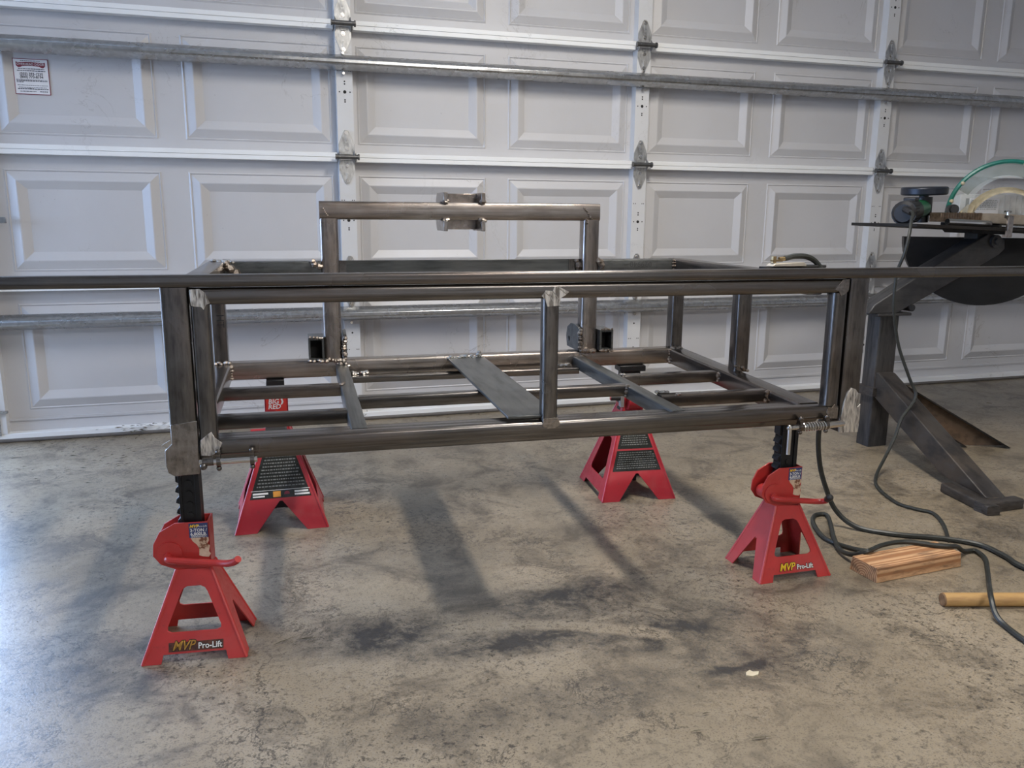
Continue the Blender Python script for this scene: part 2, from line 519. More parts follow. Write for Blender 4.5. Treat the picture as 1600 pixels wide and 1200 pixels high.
def tag(o, label, cat, group=None):
    o['label'] = label; o['category'] = cat
    if group:
        o['group'] = group
    return o

def thing(name, label, cat, loc=(0, 0, 0), rot=(0, 0, 0), group=None):
    o = bpy.data.objects.new(name, None)
    COL.objects.link(o)
    o.location = loc; o.rotation_euler = rot
    o.empty_display_size = 0.05
    return tag(o, label, cat, group)

def struct(o):
    o['kind'] = 'structure'
    return o

def text_obj(name, body, size, mat, parent, M, loc=(0, 0, 0), shear=0.0, sx=1.0, align='CENTER', depth=0.0004, offset=0.0, spacing=1.0):
    cu = bpy.data.curves.new('txt', 'FONT')
    cu.body = body; cu.size = size; cu.align_x = align; cu.align_y = 'CENTER'
    cu.shear = shear; cu.extrude = depth; cu.resolution_u = 2; cu.offset = offset; cu.space_character = spacing
    t = bpy.data.objects.new('txt', cu); COL.objects.link(t)
    dg = bpy.context.evaluated_depsgraph_get()
    me = bpy.data.meshes.new_from_object(t.evaluated_get(dg))
    bpy.data.objects.remove(t); bpy.data.curves.remove(cu)
    me.transform(Matrix.Scale(sx, 4, (1, 0, 0)))
    me.transform(M)
    me.name = name
    me.materials.clear(); me.materials.append(mat)
    o = bpy.data.objects.new(name, me); COL.objects.link(o)
    o.parent = parent; o.location = loc
    return o

def frame(origin, xa, ya):
    """matrix whose local x,y,z are xa, ya, xa x ya"""
    xa = Vector(xa).normalized(); ya = Vector(ya); ya = (ya - xa * ya.dot(xa)).normalized()
    za = xa.cross(ya)
    M = Matrix((xa, ya, za)).transposed().to_4x4()
    M.translation = Vector(origin)
    return M

# ================================================================== THE SETTING
struct(MB().box(-3.6, 6.6, -7.6, 0.0, -0.10, 0.0).obj('floor', FLOOR))
struct(MB().box(-3.6, 6.6, 0.0, 0.30, -0.10, 0.0).obj('trim_1', FLOOR))
struct(MB().box(-12, 9, 0.30, 12, -0.12, -0.015).box(-12, -3.6, -12, 0.30, -0.12, -0.015).obj('trim_2', DRIVE))
struct(MB().box(-3.6, 6.6, -7.6, 0.30, 2.74, 2.86).obj('ceiling', CEIL))
struct(MB().box(6.5, 6.62, -7.6, 0.30, 0.0, 2.74).obj('wall_right', WALL))
struct(MB().box(-3.6, -3.5, -0.7, 0.30, 0.0, 2.74).box(-3.6, -3.5, -7.6, -2.5, 0.0, 2.74).box(-3.6, -3.5, -2.5, -0.7, 2.0, 2.74).box(-3.6, -3.5, -2.5, -0.7, 0.0, 0.7).obj('wall_left', WALL))
struct(MB().box(-12, 9, 7.0, 7.2, -0.1, 2.3).obj('wall_glare_block', WALL))  # unseen wall added outdoors to block low sky glare on the floor
struct(MB().box(-3.6, 6.6, -7.7, -7.6, 0.0, 2.74).obj('wall_front', WALL))
wb = MB()
wb.box(-0.16, -0.095, 0.0, 0.30, 0.0, 2.74)
wb.box(-3.5, -2.85, 0.06, 0.30, 0.0, 2.74)
wb.box(-2.85, -0.16, 0.06, 0.30, 2.25, 2.74)
wb.box(5.52, 6.5, 0.06, 0.30, 0.0, 2.74)
wb.box(-0.095, 5.52, 0.12, 0.30, 2.24, 2.74)
struct(wb.obj('wall_back', WALL))

# ---- sectional garage door
PIT = 1.3716
NB = 4
door = struct(bpy.data.objects.new('door_1', None)); COL.objects.link(door)
SX = lambda k: k * PIT if k else -0.058
JZ = [0.035, 0.632, 1.160, 1.692, 2.225]
SKIN = 0.045
def ridged(mb, x0, x1, z0, z1):
    R = [(0.0, 0.0), (0.006, -0.004), (0.010, 0.0), (0.042, -0.014), (0.046, -0.014), (0.078, 0.001)]
    rings = []
    for ins, dy in R:
        rings.append([(x0 + ins, SKIN + dy, z0 + ins), (x1 - ins, SKIN + dy, z0 + ins), (x1 - ins, SKIN + dy, z1 - ins), (x0 + ins, SKIN + dy, z1 - ins)])
    vs = [p for r in rings for p in r]
    fs = []
    for k in range(len(rings) - 1):
        for i in range(4):
            j = (i + 1) % 4
            fs.append((4 * k + i, 4 * k + j, 4 * k + 4 + j, 4 * k + 4 + i))
    L = 4 * (len(rings) - 1)
    fs.append((L, L + 1, L + 2, L + 3))
    mb.add(vs, fs)

def quad(mb, x0, x1, z0, z1, y=SKIN):
    mb.add([(x0, y, z0), (x1, y, z0), (x1, y, z1), (x0, y, z1)], [(0, 1, 2, 3)])

for s in range(4):
    z0, z1 = JZ[s], JZ[s + 1]
    pz0, pz1 = (z0 + 0.055, z1 - 0.072) if s else (z0 + 0.088, z1 - 0.072)
    mb = MB()
    X0, X1 = -0.09, NB * PIT + 0.03
    xs = []
    for bay in range(NB):
        b0 = bay * PIT
        xs += [(b0 + 0.054, b0 + 0.626), (b0 + 0.730, b0 + 1.318)]
    quad(mb, X0, X1, z0, pz0); quad(mb, X0, X1, pz1, z1)
    cur = X0
    for a, b in xs:
        quad(mb, cur, a, pz0, pz1); ridged(mb, a, b, pz0, pz1); cur = b
    quad(mb, cur, X1, pz0, pz1)
    mb.box(X0, X1, SKIN + 0.004, SKIN + 0.008, z0, z1)
    if s == 0:
        mb.box(X0, X1, SKIN - 0.006, SKIN, z0 + 0.045, z0 + 0.055)
    sec = mb.obj('door_section', DOORPAINT, door, ang=20)
    # white edge rails, cut at the stiles
    for (r0, r1) in ((z0, z0 + 0.0185), (z1 - 0.019, z1 - 0.001)):
        if s == 0 and r0 == z0:
            continue
        for bay in range(NB):
            xa = SX(bay) + 0.040; xb = (bay + 1) * PIT - 0.040
            m2 = MB().box(xa, xb, 0.0, 0.003, r0, r1).box(xa, xb, 0.003, SKIN - 0.0005, (r0 if r0 > z0 + 0.2 else r1 - 0.002), (r0 + 0.002 if r0 > z0 + 0.2 else r1))
            m2.obj('rail', RAILPAINT, sec, bevel=0.0012)
    for k in range(NB + 1):
        xc = SX(k)
        a, b = xc - 0.034, xc + 0.034
        zt0, zt1 = z0 + 0.001, z1 - 0.002
        m2 = MB()
        m2.box(a, b, -0.002, 0.0, zt0, zt1).box(a, a + 0.002, 0.0, SKIN, zt0, zt1).box(b - 0.002, b, 0.0, SKIN, zt0, zt1)
        m2.box(a + 0.002, a + 0.014, SKIN - 0.002, SKIN - 0.0005, zt0, zt1)
        for zz in ((0.5, 0.18, 0.82) if s else (0.35, 0.62)):
            zc = zt0 + (zt1 - zt0) * zz
            m2.cyl((xc, -0.0024, zc), (xc, -0.0015, zc), 0.007 if zz in (0.5, 0.35) else 0.004, 10, mi=1)
            if zz in (0.5, 0.35):
                for dz in (0.032, 0.042, -0.032, -0.040):
                    m2.cyl((xc, -0.0024, zc + dz), (xc, -0.0015, zc + dz), 0.0034, 8, mi=1)
                for dx in (-0.022, 0.022):
                    m2.cyl((xc + dx, -0.0024, zc), (xc + dx, -0.0015, zc), 0.003, 8, mi=1)
                for dx in (-0.026, -0.016, 0.018, 0.026):
                    m2.cyl((xc + dx, -0.0024, zc + 0.085), (xc + dx, -0.0015, zc + 0.085), 0.0025, 6, mi=1)
        m2.obj('stile', [STILEPAINT, HOLE], sec)

def leaf_poly(sgn):
    pts = [(-0.022, 0.012), (-0.034, 0.030), (-0.034, 0.052), (-0.012, 0.104), (-0.006, 0.112), (0.006, 0.112), (0.012, 0.104), (0.034, 0.052), (0.034, 0.030), (0.022, 0.012)]
    return [(x, z * sgn) for x, z in pts]

hinge0 = None
for k in range(NB + 1):
    for j in (1, 2, 3):
        xc, zc = SX(k), JZ[j]
        if hinge0 is None:
            m2 = MB()
            for sg in (1, -1):
                m2.prism(leaf_poly(sg), lambda x, z: (x, -0.0045, z), (0, 0.0025, 0))
                m2.box(-0.012, 0.012, -0.0075, -0.0045, sg * 0.018 - 0.006, sg * 0.018 + 0.006)
                m2.box(-0.004, 0.004, -0.0065, -0.0045, sg * 0.078 - 0.012, sg * 0.078 + 0.012)
            for sx in (-1, 1):
                m2.prism([(-0.040, 0.0), (-0.004, 0.030), (-0.004, -0.030)], lambda y, z, sx=sx: (sx * 0.030, y + 0.0, z), (sx * 0.003, 0, 0))
            hinge0 = m2.obj('hinge', HINGEM, door, (xc, 0, zc), bevel=0.0006)
            pin = MB().cyl((-0.046, -0.030, 0), (0.044, -0.030, 0), 0.0095, 12).cyl((0.044, -0.030, 0), (0.050, -0.030, 0), 0.013, 10).cyl((-0.050, -0.030, 0), (-0.046, -0.030, 0), 0.012, 10).obj('hinge_pin', simple('dark_pin', (0.13, 0.13, 0.13), 0.4, 0.8), hinge0)
            bolts = []
            for sg in (1, -1):
                for zz in (0.036, 0.098):
                    bolts.append(MB().cyl((0, -0.011, sg * zz), (0, -0.0045, sg * zz), 0.0062, 6).cyl((0, -0.006, sg * zz), (0, -0.0044, sg * zz), 0.009, 10).obj('bolt', CHROME, hinge0))
            kids = [pin] + bolts
        else:
            h = hinge0.copy(); COL.objects.link(h); h.location = (xc, 0, zc)
            for c in kids:
                d = c.copy(); COL.objects.link(d); d.parent = h

def strut(zc):
    prof = [(-0.002, 0.031), (-0.020, 0.031), (-0.056, 0.014), (-0.062, 0.008), (-0.063, -0.006), (-0.058, -0.012), (-0.022, -0.029), (-0.002, -0.029)]
    m2 = MB().prism(prof, lambda y, z: (-0.085, y - 0.004, z + zc), (NB * PIT + 0.105, 0, 0))
    st = m2.obj('strut', GALV, door, bevel=0.002)
    for k in range(NB + 1):
        for sg in (1, -1):
            MB().cyl((SX(k) - 0.004, -0.018, zc + sg * 0.040), (SX(k) - 0.004, -0.002, zc + sg * 0.040), 0.006, 8).obj('bolt', CHROME, st)
strut(1.538); strut(0.492)
MB().box(-0.09, NB * PIT + 0.03, 0.0, 0.045, 0.012, 0.036).obj('bottom_bar', RAILPAINT, door, bevel=0.002)
MB().tube((-0.09, 0.02, 0.008), (NB * PIT + 0.03, 0.02, 0.008), 0.05, 0.016, 0.006).obj('bottom_seal', SEAL, door)
# bottom corner bracket, roller and lock bar at the left end
mbk = MB().box(-0.09, -0.046, -0.006, -0.002, 0.03, 0.20).box(-0.09, -0.012, -0.02, -0.006, 0.125, 0.135)
mbk.obj('corner_bracket', GALV, door)
MB().box(-0.088, 0.060, -0.014, -0.006, 0.878, 0.903).obj('lock_bar', GALV, door, bevel=0.002)
# service sticker
st = MB().box(0.128, 0.250, 0.0435, 0.0452, 1.366, 1.497).obj('sticker', MAROON, door)
st['label'] = 'white service sticker with maroon border'
MB().box(0.1305, 0.2475, 0.0428, 0.0436, 1.3685, 1.4945).obj('sticker_paper', PAPER, st)
FM = lambda x, z, y=0.0424: frame((x, y, z), (1, 0, 0), (0, 0, 1))
pts = []
K = 14
for i in range(K + 1):
    t = i / K; x = 0.139 + 0.100 * t
    pts.append((x, 1.4815 + 0.0035 * math.sin(math.pi * t) + (0.004 if i in (0, K) else 0)))
for i in range(K, -1, -1):
    t = i / K; x = 0.139 + 0.100 * t
    pts.append((x, 1.4665 + 0.0045 * math.sin(math.pi * t) - (0.003 if i in (1, 2, K - 1, K - 2) else 0) + (0.004 if i in (0, K) else 0)))
MB().prism(pts, lambda x, z: (x, 0.0426, z), (0, 0.0006, 0)).obj('sticker_banner', MAROON, st)
text_obj('sticker_text', 'OVERHEAD DOOR', 0.0115, PAPER, st, FM(0.189, 1.4765, 0.0421), sx=0.98, depth=0.0002)
text_obj('sticker_text', '(503) 393-1235', 0.0135, INK, st, FM(0.189, 1.441), sx=0.95, depth=0.0002, offset=0.0003)
text_obj('sticker_text', '(800) 773-8194', 0.0135, INK, st, FM(0.189, 1.430), sx=0.95, depth=0.0002, offset=0.0003)
mt = MB()
rng = random.Random(3)
for z, h, x0, x1 in ((1.488, 0.0022, 0.155, 0.222), (1.4585, 0.003, 0.145, 0.235), (1.4515, 0.003, 0.141, 0.238), (1.4195, 0.0016, 0.135, 0.243), (1.4145, 0.0035, 0.136, 0.243),
                     (1.410, 0.003, 0.136, 0.16), (1.399, 0.0018, 0.138, 0.243), (1.391, 0.002, 0.142, 0.238), (1.385, 0.0035, 0.138, 0.243), (1.376, 0.003, 0.145, 0.20), (1.376, 0.003, 0.213, 0.24)):
    x = x0
    while x < x1:
        l = min(rng.uniform(0.003, 0.010), x1 - x)
        mt.box(x, x + l, 0.0424, 0.0428, z, z + h * rng.uniform(0.8, 1.1)); x += l + 0.0013
mt.obj('sticker_small_print', INK, st)['kind'] = 'stuff'

# ---- ceiling shop light (above the picture), plus the added fill light built alike
for k, (L, along_x) in enumerate(((LAMP, False), (FILL_LAMP, True))):
    t = thing('ceiling_light', ('white fluorescent shop light on ceiling above the steel cargo frame', 'added unseen fill light shaped as a white shop light behind the camera')[k], 'ceiling light', (L[0], L[1], 2.74), (0, 0, math.pi / 2 if along_x else 0))
    MB().box(-0.09, 0.09, -0.62, 0.62, -0.06, 0.0).obj('housing', RAILPAINT, t, bevel=0.004)
    for sx in (-0.045, 0.045):
        MB().cyl((sx, -0.58, -0.085), (sx, 0.58, -0.085), 0.016, 12).obj('lamp_tube', TUBE, t)
        for sy in (-0.59, 0.59):
            pass
    for sy in (-0.60, 0.60):
        MB().box(-0.08, 0.08, sy - 0.012, sy + 0.012, -0.105, -0.058).obj('lamp_holder', RAILPAINT, t, bevel=0.002)

# ================================================================== STEEL CARGO FRAME
PSI = -0.045
OX, OY = 0.854, -1.95
ZB = 0.41
frm = thing('cargo_frame', 'raw steel tube cargo frame with raised headboard standing on four red jack stands', 'frame', (OX, OY, ZB), (0, 0, PSI))
DL = (0, 0, -ZB)
def cf(mb, name, mat=MILL, parent=None, bevel=0.0):
    return mb.obj(name, mat, frm if parent is None else parent, DL if parent is None else (0, 0, 0), bevel)
T2 = 0.050
XL, XR = -0.045, 1.465
yR0, yR1 = 0.800, 0.850
cf(MB().tube((XL, 0.066, 0.4365), (XR, 0.066, 0.4365), T2, T2, 0.006), 'front_beam')
rb = cf(MB().tube((XL + T2, 0.825, 0.462), (XR - T2, 0.825, 0.462), T2, 0.052, 0.007), 'rear_beam', BRUSHED)
for x, w_ in ((XL + T2 / 2, T2), (XR - T2 / 2 + 0.004, T2 + 0.008)):
    cf(MB().tube((x, 0.040, 0.444), (x, 0.852, 0.462), w_, T2, 0.006), 'side_rail')
for x in (0.327, 1.090):
    cf(MB().tube((x, 0.040, 0.4485), (x, 0.800, 0.4545), 0.037, 0.037, 0.004), 'floor_joist', PLATE)
for x0, x1, y in ((XL + T2, 0.308, 0.513), (XL + T2, 0.308, 0.208), (0.346, 1.071, 0.345), (1.109, XR - T2, 0.472), (1.109, XR - T2, 0.200)):
    cf(MB().tube((x0, y, 0.456), (x1, y, 0.456), 0.032, 0.032, 0.004), 'cross_slat')
cf(MB().tube((0.346, 0.745, 0.437), (1.071, 0.745, 0.437), 0.032, 0.020, 0.003), 'cross_slat')
cf(MB().box(0.656, 0.774, 0.015, 0.800, 0.474, 0.481), 'flat_bar_plate', PLATE, bevel=0.0015)
# upper rails
zt = 0.764
for x in (XL + 0.024, XR - 0.024):
    cf(MB().tube((x, 0.05, zt), (x, 0.852, zt), 0.048, 0.048, 0.006), 'upper_side_rail')
for x0, x1 in ((XL + 0.048, 0.277), (1.152, XR - 0.048)):
    cf(MB().tube((x0, 0.826, zt - 0.001), (x1, 0.826, zt - 0.001), 0.048, 0.048, 0.005), 'upper_rear_rail', PLATE)
hm = cf(MB().box(0.331, 1.100, 0.835, 0.843, 0.715, 0.787), 'headboard_flat_bar', PLATE, bevel=0.001)
for xa, xb in ((0.331, 0.352), (1.062, 1.100)):
    cf(MB().box(xa, xb, 0.833, 0.8345, 0.716, 0.7865), 'ground_end', MILL)
# posts
for x in (XL + 0.022, XR - 0.0225):
    cf(MB().tube((x, 0.826, 0.486), (x, 0.826, 0.741), 0.040, 0.046, 0.005, up=(0, 1, 0)), 'corner_post')
cf(MB().tube((XR + 0.022, 0.470, 0.470), (XR + 0.022, 0.470, 0.760), 0.044, 0.044, 0.005, up=(0, 1, 0)), 'side_post')
cf(MB().tube((XL - 0.020, 0.470, 0.470), (XL - 0.020, 0.470, 0.760), 0.044, 0.044, 0.005, up=(0, 1, 0)), 'side_post')
op_l = cf(MB().tube((-0.029, 0.026, 0.470), (-0.029, 0.026, 0.7825), 0.052, 0.050, 0.006, up=(0, 1, 0)), 'front_post')
op_r = cf(MB().tube((1.535, 0.026, 0.434), (1.535, 0.026, 0.7825), 0.054, 0.050, 0.006, up=(0, 1, 0)), 'front_post')
# left foot plate, ground clean; right ground patch
fp = [(-0.054, 0.505), (-0.003, 0.512), (-0.003, 0.470), (-0.004, 0.398), (-0.052, 0.396), (-0.064, 0.404), (-0.068, 0.420), (-0.068, 0.452), (-0.054, 0.465)]
gp = cf(MB().prism(fp, lambda x, z: (x, 0.0, z), (0, 0.012, 0)), 'foot_plate', BRUSHED, bevel=0.0015)
gp['label'] = 'ground bare foot plate'
cf(MB().prism([(-0.074, 0.462), (-0.058, 0.472), (-0.054, 0.490), (-0.050, 0.455), (-0.060, 0.452)], lambda x, z: (x, 0.004, z), (0, 0.006, 0)), 'weld_bead', CHROME)
gr = [(1.5095, 0.398), (1.5640, 0.396), (1.5655, 0.440), (1.5640, 0.470), (1.5560, 0.462), (1.5555, 0.497), (1.546, 0.508), (1.534, 0.512), (1.524, 0.500), (1.516, 0.478), (1.5105, 0.440)]
q = cf(MB().prism(gr, lambda x, z: (x, -0.003, z), (0, 0.006, 0)), 'ground_weld_patch', GROUND, bevel=0.001)
q['label'] = 'bright rippled ground weld'
cf(MB().box(1.510, 1.562, 0.003, 0.050, 0.398, 0.436), 'foot_block', BRUSHED, bevel=0.002)
# headboard hoop
hz = 0.936
cf(MB().tube((0.3035, 0.826, 0.487), (0.3035, 0.826, 0.9125), 0.053, 0.052, 0.009, up=(0, 1, 0)), 'headboard_upright', BRUSHED)
cf(MB().tube((1.1265, 0.826, 0.487), (1.1265, 0.826, 0.9125), 0.053, 0.052, 0.009, up=(0, 1, 0)), 'headboard_upright', BRUSHED)
cf(MB().tube((0.277, 0.826, hz), (1.153, 0.826, hz), 0.052, 0.053, 0.008), 'headboard_top_rail', BRUSHED)
# latch bracket welded astride the top rail: two C-shaped cheeks and a back web
br = cf(MB().box(0.657, 0.762, 0.868, 0.878, 0.880, 0.990), 'latch_bracket', BRUSHED, bevel=0.001)
cheek = [(0.785, 0.992), (0.915, 0.992), (0.935, 0.975), (0.935, 0.895), (0.915, 0.876), (0.785, 0.876), (0.785, 0.908), (0.8535, 0.908), (0.8535, 0.964), (0.785, 0.964)]
for x in (0.645, 0.762):
    cf(MB().prism(cheek, lambda y, z, x=x: (x, y, z), (0.012, 0, 0)), 'bracket_cheek', BRUSHED, br, 0.001)
for x in (0.652, 0.769):
    for z, zz in ((0.964, 0.975), (0.908, 0.897)):
        cf(MB().bead((x - 0.008, 0.795, z), (x + 0.008, 0.795, z), 0.008, 4).bead((x, 0.796, z), (x, 0.796, zz), 0.006, 2), 'weld_bead', WELD, br)
# receiver stubs and pivot tabs at the feet of the hoop
for x in (0.2525, 1.178):
    cf(MB().hollow((x, 0.775, 0.526), (x, 0.880, 0.526), 0.046, 0.068, 0.006).box(x - 0.018, x + 0.018, 0.83, 0.834, 0.496, 0.556, mi=1), 'receiver_stub', [PLATE, HOLE])
for x in (0.334, 1.088):
    tabp = [(0.800, 0.490), (0.800, 0.566), (0.840, 0.574), (0.880, 0.572), (0.915, 0.556), (0.925, 0.525), (0.915, 0.490)]
    hole = [(0.893 + 0.009 * math.cos(a * math.pi / 4), 0.518 + 0.009 * math.sin(a * math.pi / 4)) for a in range(8)]
    cf(MB().prism(tabp, lambda y, z, x=x: (x, y, z), (0.010, 0, 0), [hole]), 'pivot_tab', PLATE, bevel=0.001)
# gusset shims with weld under rear beam
for x in (0.375, 1.030):
    cf(MB().box(x - 0.028, x + 0.028, 0.765, 0.800, 0.446, 0.450), 'weld_tab', PLATE)
# welds
def bead(p0, p1, r=0.005, n=7, mat=WELD):
    r *= 1.3; n = max(3, int(n * 0.8))
    cf(MB().bead(p0, p1, r, n), 'weld_bead', mat)
bead((0.005, 0.798, 0.440), (0.005, 0.798, 0.487), 0.0055, 8)
bead((1.416, 0.798, 0.440), (1.416, 0.798, 0.487), 0.0055, 8)
bead((-0.040, 0.802, 0.488), (0.004, 0.802, 0.488), 0.005, 8)
bead((1.420, 0.802, 0.488), (1.464, 0.802, 0.488), 0.005, 8)
bead((0.280, 0.798, 0.488), (0.335, 0.796, 0.486), 0.0065, 12)
bead((0.310, 0.797, 0.478), (0.350, 0.797, 0.470), 0.006, 9)
bead((0.337, 0.797, 0.490), (0.337, 0.797, 0.560), 0.006, 10)
bead((0.228, 0.776, 0.492), (0.276, 0.776, 0.492), 0.006, 6)
bead((0.232, 0.776, 0.561), (0.276, 0.776, 0.561), 0.005, 7)
bead((1.095, 0.797, 0.490), (1.095, 0.797, 0.562), 0.006, 11)
bead((1.098, 0.796, 0.489), (1.150, 0.796, 0.487), 0.0075, 9)
bead((1.075, 0.797, 0.473), (1.115, 0.797, 0.472), 0.006, 6)
bead((1.152, 0.776, 0.492), (1.202, 0.776, 0.491), 0.006, 7)
bead((1.155, 0.776, 0.562), (1.202, 0.776, 0.562), 0.004, 7)
bead((0.352, 0.765, 0.451), (0.402, 0.765, 0.452), 0.005, 8, CHROME)
bead((1.005, 0.765, 0.451), (1.052, 0.765, 0.452), 0.005, 8, CHROME)
bead((0.656, 0.799, 0.483), (0.768, 0.799, 0.484), 0.0055, 18, CHROME)
bead((0.752, 0.799, 0.485), (0.758, 0.799, 0.500), 0.005, 3, CHROME)
bead((0.008, 0.796, 0.782), (0.030, 0.800, 0.750), 0.010, 10)
bead((-0.030, 0.806, 0.788), (0.030, 0.802, 0.788), 0.006, 9, CHROME)
bead((0.248, 0.800, 0.787), (0.276, 0.800, 0.770), 0.007, 9)
bead((1.153, 0.799, 0.790), (1.166, 0.799, 0.760), 0.008, 9)
bead((1.090, 0.830, 0.785), (1.090, 0.830, 0.740), 0.008, 7)
bead((1.417, 0.800, 0.742), (1.417, 0.800, 0.787), 0.005, 7)
bead((XR - 0.05, 0.455, 0.440), (XR - 0.05, 0.455, 0.472), 0.006, 6)
bead((XR - 0.05, 0.183, 0.440), (XR - 0.05, 0.183, 0.472), 0.006, 6)
bead((XR + 0.001, 0.447, 0.488), (XR + 0.043, 0.447, 0.474), 0.005, 7)
bead((0.002, 0.226, 0.472), (0.012, 0.196, 0.473), 0.004, 5)
bead((0.310, 0.495, 0.473), (0.318, 0.515, 0.473), 0.005, 5)
bead((1.068, 0.330, 0.44), (1.071, 0.330, 0.472), 0.005, 5)
bead((1.110, 0.472, 0.474), (1.118, 0.455, 0.474), 0.004, 4)
bead((1.108, 0.215, 0.474), (1.135, 0.205, 0.475), 0.005, 6, CHROME)
bead((1.150, 0.186, 0.474), (1.162, 0.184, 0.474), 0.003, 4, CHROME)
bead((0.288, 0.800, 0.944), (0.302, 0.800, 0.918), 0.0022, 7)
bead((1.098, 0.799, 0.950), (1.126, 0.799, 0.912), 0.0032, 9)
bead((1.104, 0.799, 0.916), (1.110, 0.799, 0.898), 0.0032, 5)
# painted stock marks on a post and on the rear rail
text_obj('stock_mark', 'HT', 0.030, BLACKPRINT, frm, frame((-0.019, 0.8025, 0.615), (0, 0, -1), (1, 0, 0)), DL)
text_obj('stock_mark', '029940', 0.026, simple('faded_stock_ink', (0.05, 0.05, 0.05), 0.5), frm, frame((1.30, 0.8013, 0.772), (-1, 0, 0), (0, 0, -1)), DL)

# ================================================================== TAILGATE
gate = thing('tailgate', 'steel tube tailgate with one middle post, hinged across the front of the cargo frame', 'gate', (OX, OY, 0.434), (0, 0, PSI))
DG = (0, 0, -0.434)
def gt(mb, name, mat=MILL, parent=None, bevel=0.0):
    return mb.obj(name, mat, gate if parent is None else parent, DG if parent is None else (0, 0, 0), bevel)
W, TG = 1.503, 0.036
gt(MB().tube((0.0, TG / 2, 0.7645), (W, TG / 2, 0.7645), TG, 0.034, 0.008), 'top_rail')
gt(MB().tube((0.0, TG / 2, 0.451), (W, TG / 2, 0.451), TG, 0.034, 0.007), 'bottom_rail')
for x in (0.018, W - 0.018):
    gt(MB().tube((x, TG / 2, 0.4675), (x, TG / 2, 0.748), TG, TG, 0.008, up=(0, 1, 0)), 'side_upright')
gt(MB().tube((0.7515, TG / 2, 0.4675), (0.7515, TG / 2, 0.748), TG, TG, 0.008, up=(0, 1, 0)), 'middle_post')
def patch(pts, mat=GROUND):
    return gt(MB().prism(pts, lambda x, z: (x, -0.0016, z), (0, 0.0024, 0)), 'ground_weld_patch', mat, bevel=0.0006)
patch([(0.001, 0.779), (0.020, 0.780), (0.030, 0.772), (0.038, 0.751), (0.030, 0.748), (0.0255, 0.738), (0.021, 0.744), (0.008, 0.745), (0.002, 0.747)])['label'] = 'bright scratched ground corner weld'
patch([(W - 0.020, 0.781), (W - 0.001, 0.782), (W - 0.001, 0.757), (W - 0.008, 0.746), (W - 0.022, 0.741), (W - 0.028, 0.752), (W - 0.040, 0.757)], BRUSHED)
patch([(0.002, 0.438), (0.022, 0.4355), (0.036, 0.446), (0.044, 0.462), (0.030, 0.474), (0.024, 0.487), (0.014, 0.480), (0.002, 0.470)])['label'] = 'bright scratched ground corner weld'
patch([(W - 0.001, 0.434), (W - 0.022, 0.436), (W - 0.034, 0.452), (W - 0.030, 0.466), (W - 0.020, 0.463), (W - 0.012, 0.472), (W - 0.001, 0.460)], BRUSHED)
patch([(0.727, 0.754), (0.736, 0.766), (0.752, 0.764), (0.756, 0.774), (0.768, 0.773), (0.790, 0.762), (0.782, 0.755), (0.770, 0.748), (0.768, 0.732), (0.740, 0.730), (0.736, 0.744)])['label'] = 'bright zigzag ground weld'
patch([(0.733, 0.458), (0.745, 0.452), (0.765, 0.452), (0.776, 0.460), (0.770, 0.476), (0.735, 0.476)], BRUSHED)
for pts in ([(0.744, 0.758), (0.754, 0.738)], [(0.752, 0.764), (0.768, 0.744)], [(0.765, 0.772), (0.784, 0.757)], [(0.735, 0.762), (0.744, 0.754)]):
    (xa, za), (xb, zb) = pts
    gt(MB().tube((xa, -0.0014, za), (xb, -0.0014, zb), 0.0022, 0.0022, 0.0007), 'grinding_groove', CHROME)
# left hinge pin in two eyes
pl = gt(MB().cyl((-0.002, -0.012, 0.426), (0.112, -0.012, 0.427), 0.0068, 14), 'hinge_pin', CHROME)
def eye(x, par, z=0.427):
    m2 = MB()
    m2.cyl((x - 0.004, -0.012, z), (x + 0.004, -0.012, z), 0.0125, 14)
    m2.box(x - 0.004, x + 0.004, -0.018, -0.004, z + 0.006, z + 0.020)
    m2.sphere((x, -0.014, z + 0.020), 0.0062, 10, 6).sphere((x, -0.014, z - 0.015), 0.0056, 10, 6)
    return gt(m2, 'pin_eye', MILL, par)
eye(0.036, pl); eye(0.102, pl)
gt(MB().sphere((0.006, -0.016, 0.419), 0.008, 10, 6).cyl((0.004, -0.012, 0.427), (0.026, -0.012, 0.427), 0.0085, 12), 'pin_stop', MILL, pl)
# right spring latch
pr = gt(MB().cyl((1.356, -0.014, 0.4215), (1.512, -0.014, 0.4245), 0.0058, 14).cyl((1.466, -0.014, 0.4235), (1.502, -0.014, 0.4245), 0.0085, 14), 'spring_latch', CHROME)
sp = []
for i in range(0, 10 * 9 + 1):
    a = 2 * math.pi * i / 10
    sp.append((1.394 + 0.066 * i / 90, -0.014 + 0.0096 * math.cos(a), 0.4225 + 0.0096 * math.sin(a)))
gt(MB().sweep(sp, 0.0022, 6, 1), 'coil_spring', CHROME, pr)
for x in (1.390, 1.462):
    eye(x, pr, 0.4235)
gt(MB().cyl((1.3575, -0.020, 0.424), (1.3575, -0.020, 0.356), 0.0052, 12).sphere((1.3575, -0.018, 0.4235), 0.0078, 10, 6), 'latch_handle', CHROME, pr)

# ================================================================== LONG TUBE
lt = MB().tube((-1.05, 0.010, 0.7955), (3.25, 0.010, 0.7955), 0.030, 0.0245, 0.005).obj('steel_tube', MILL)
lt.location = (OX, OY, 0.0); lt.rotation_euler = (0, 0, PSI)
lt.data.transform(Matrix.Translation((0, 0, -0.783))); lt.location.z = 0.783
tag(lt, 'long thin square steel tube laid across the front posts and reaching out both sides', 'tube')

# ================================================================== JACK STANDS
def lerp(a, b, t):
    return a + (b - a) * t

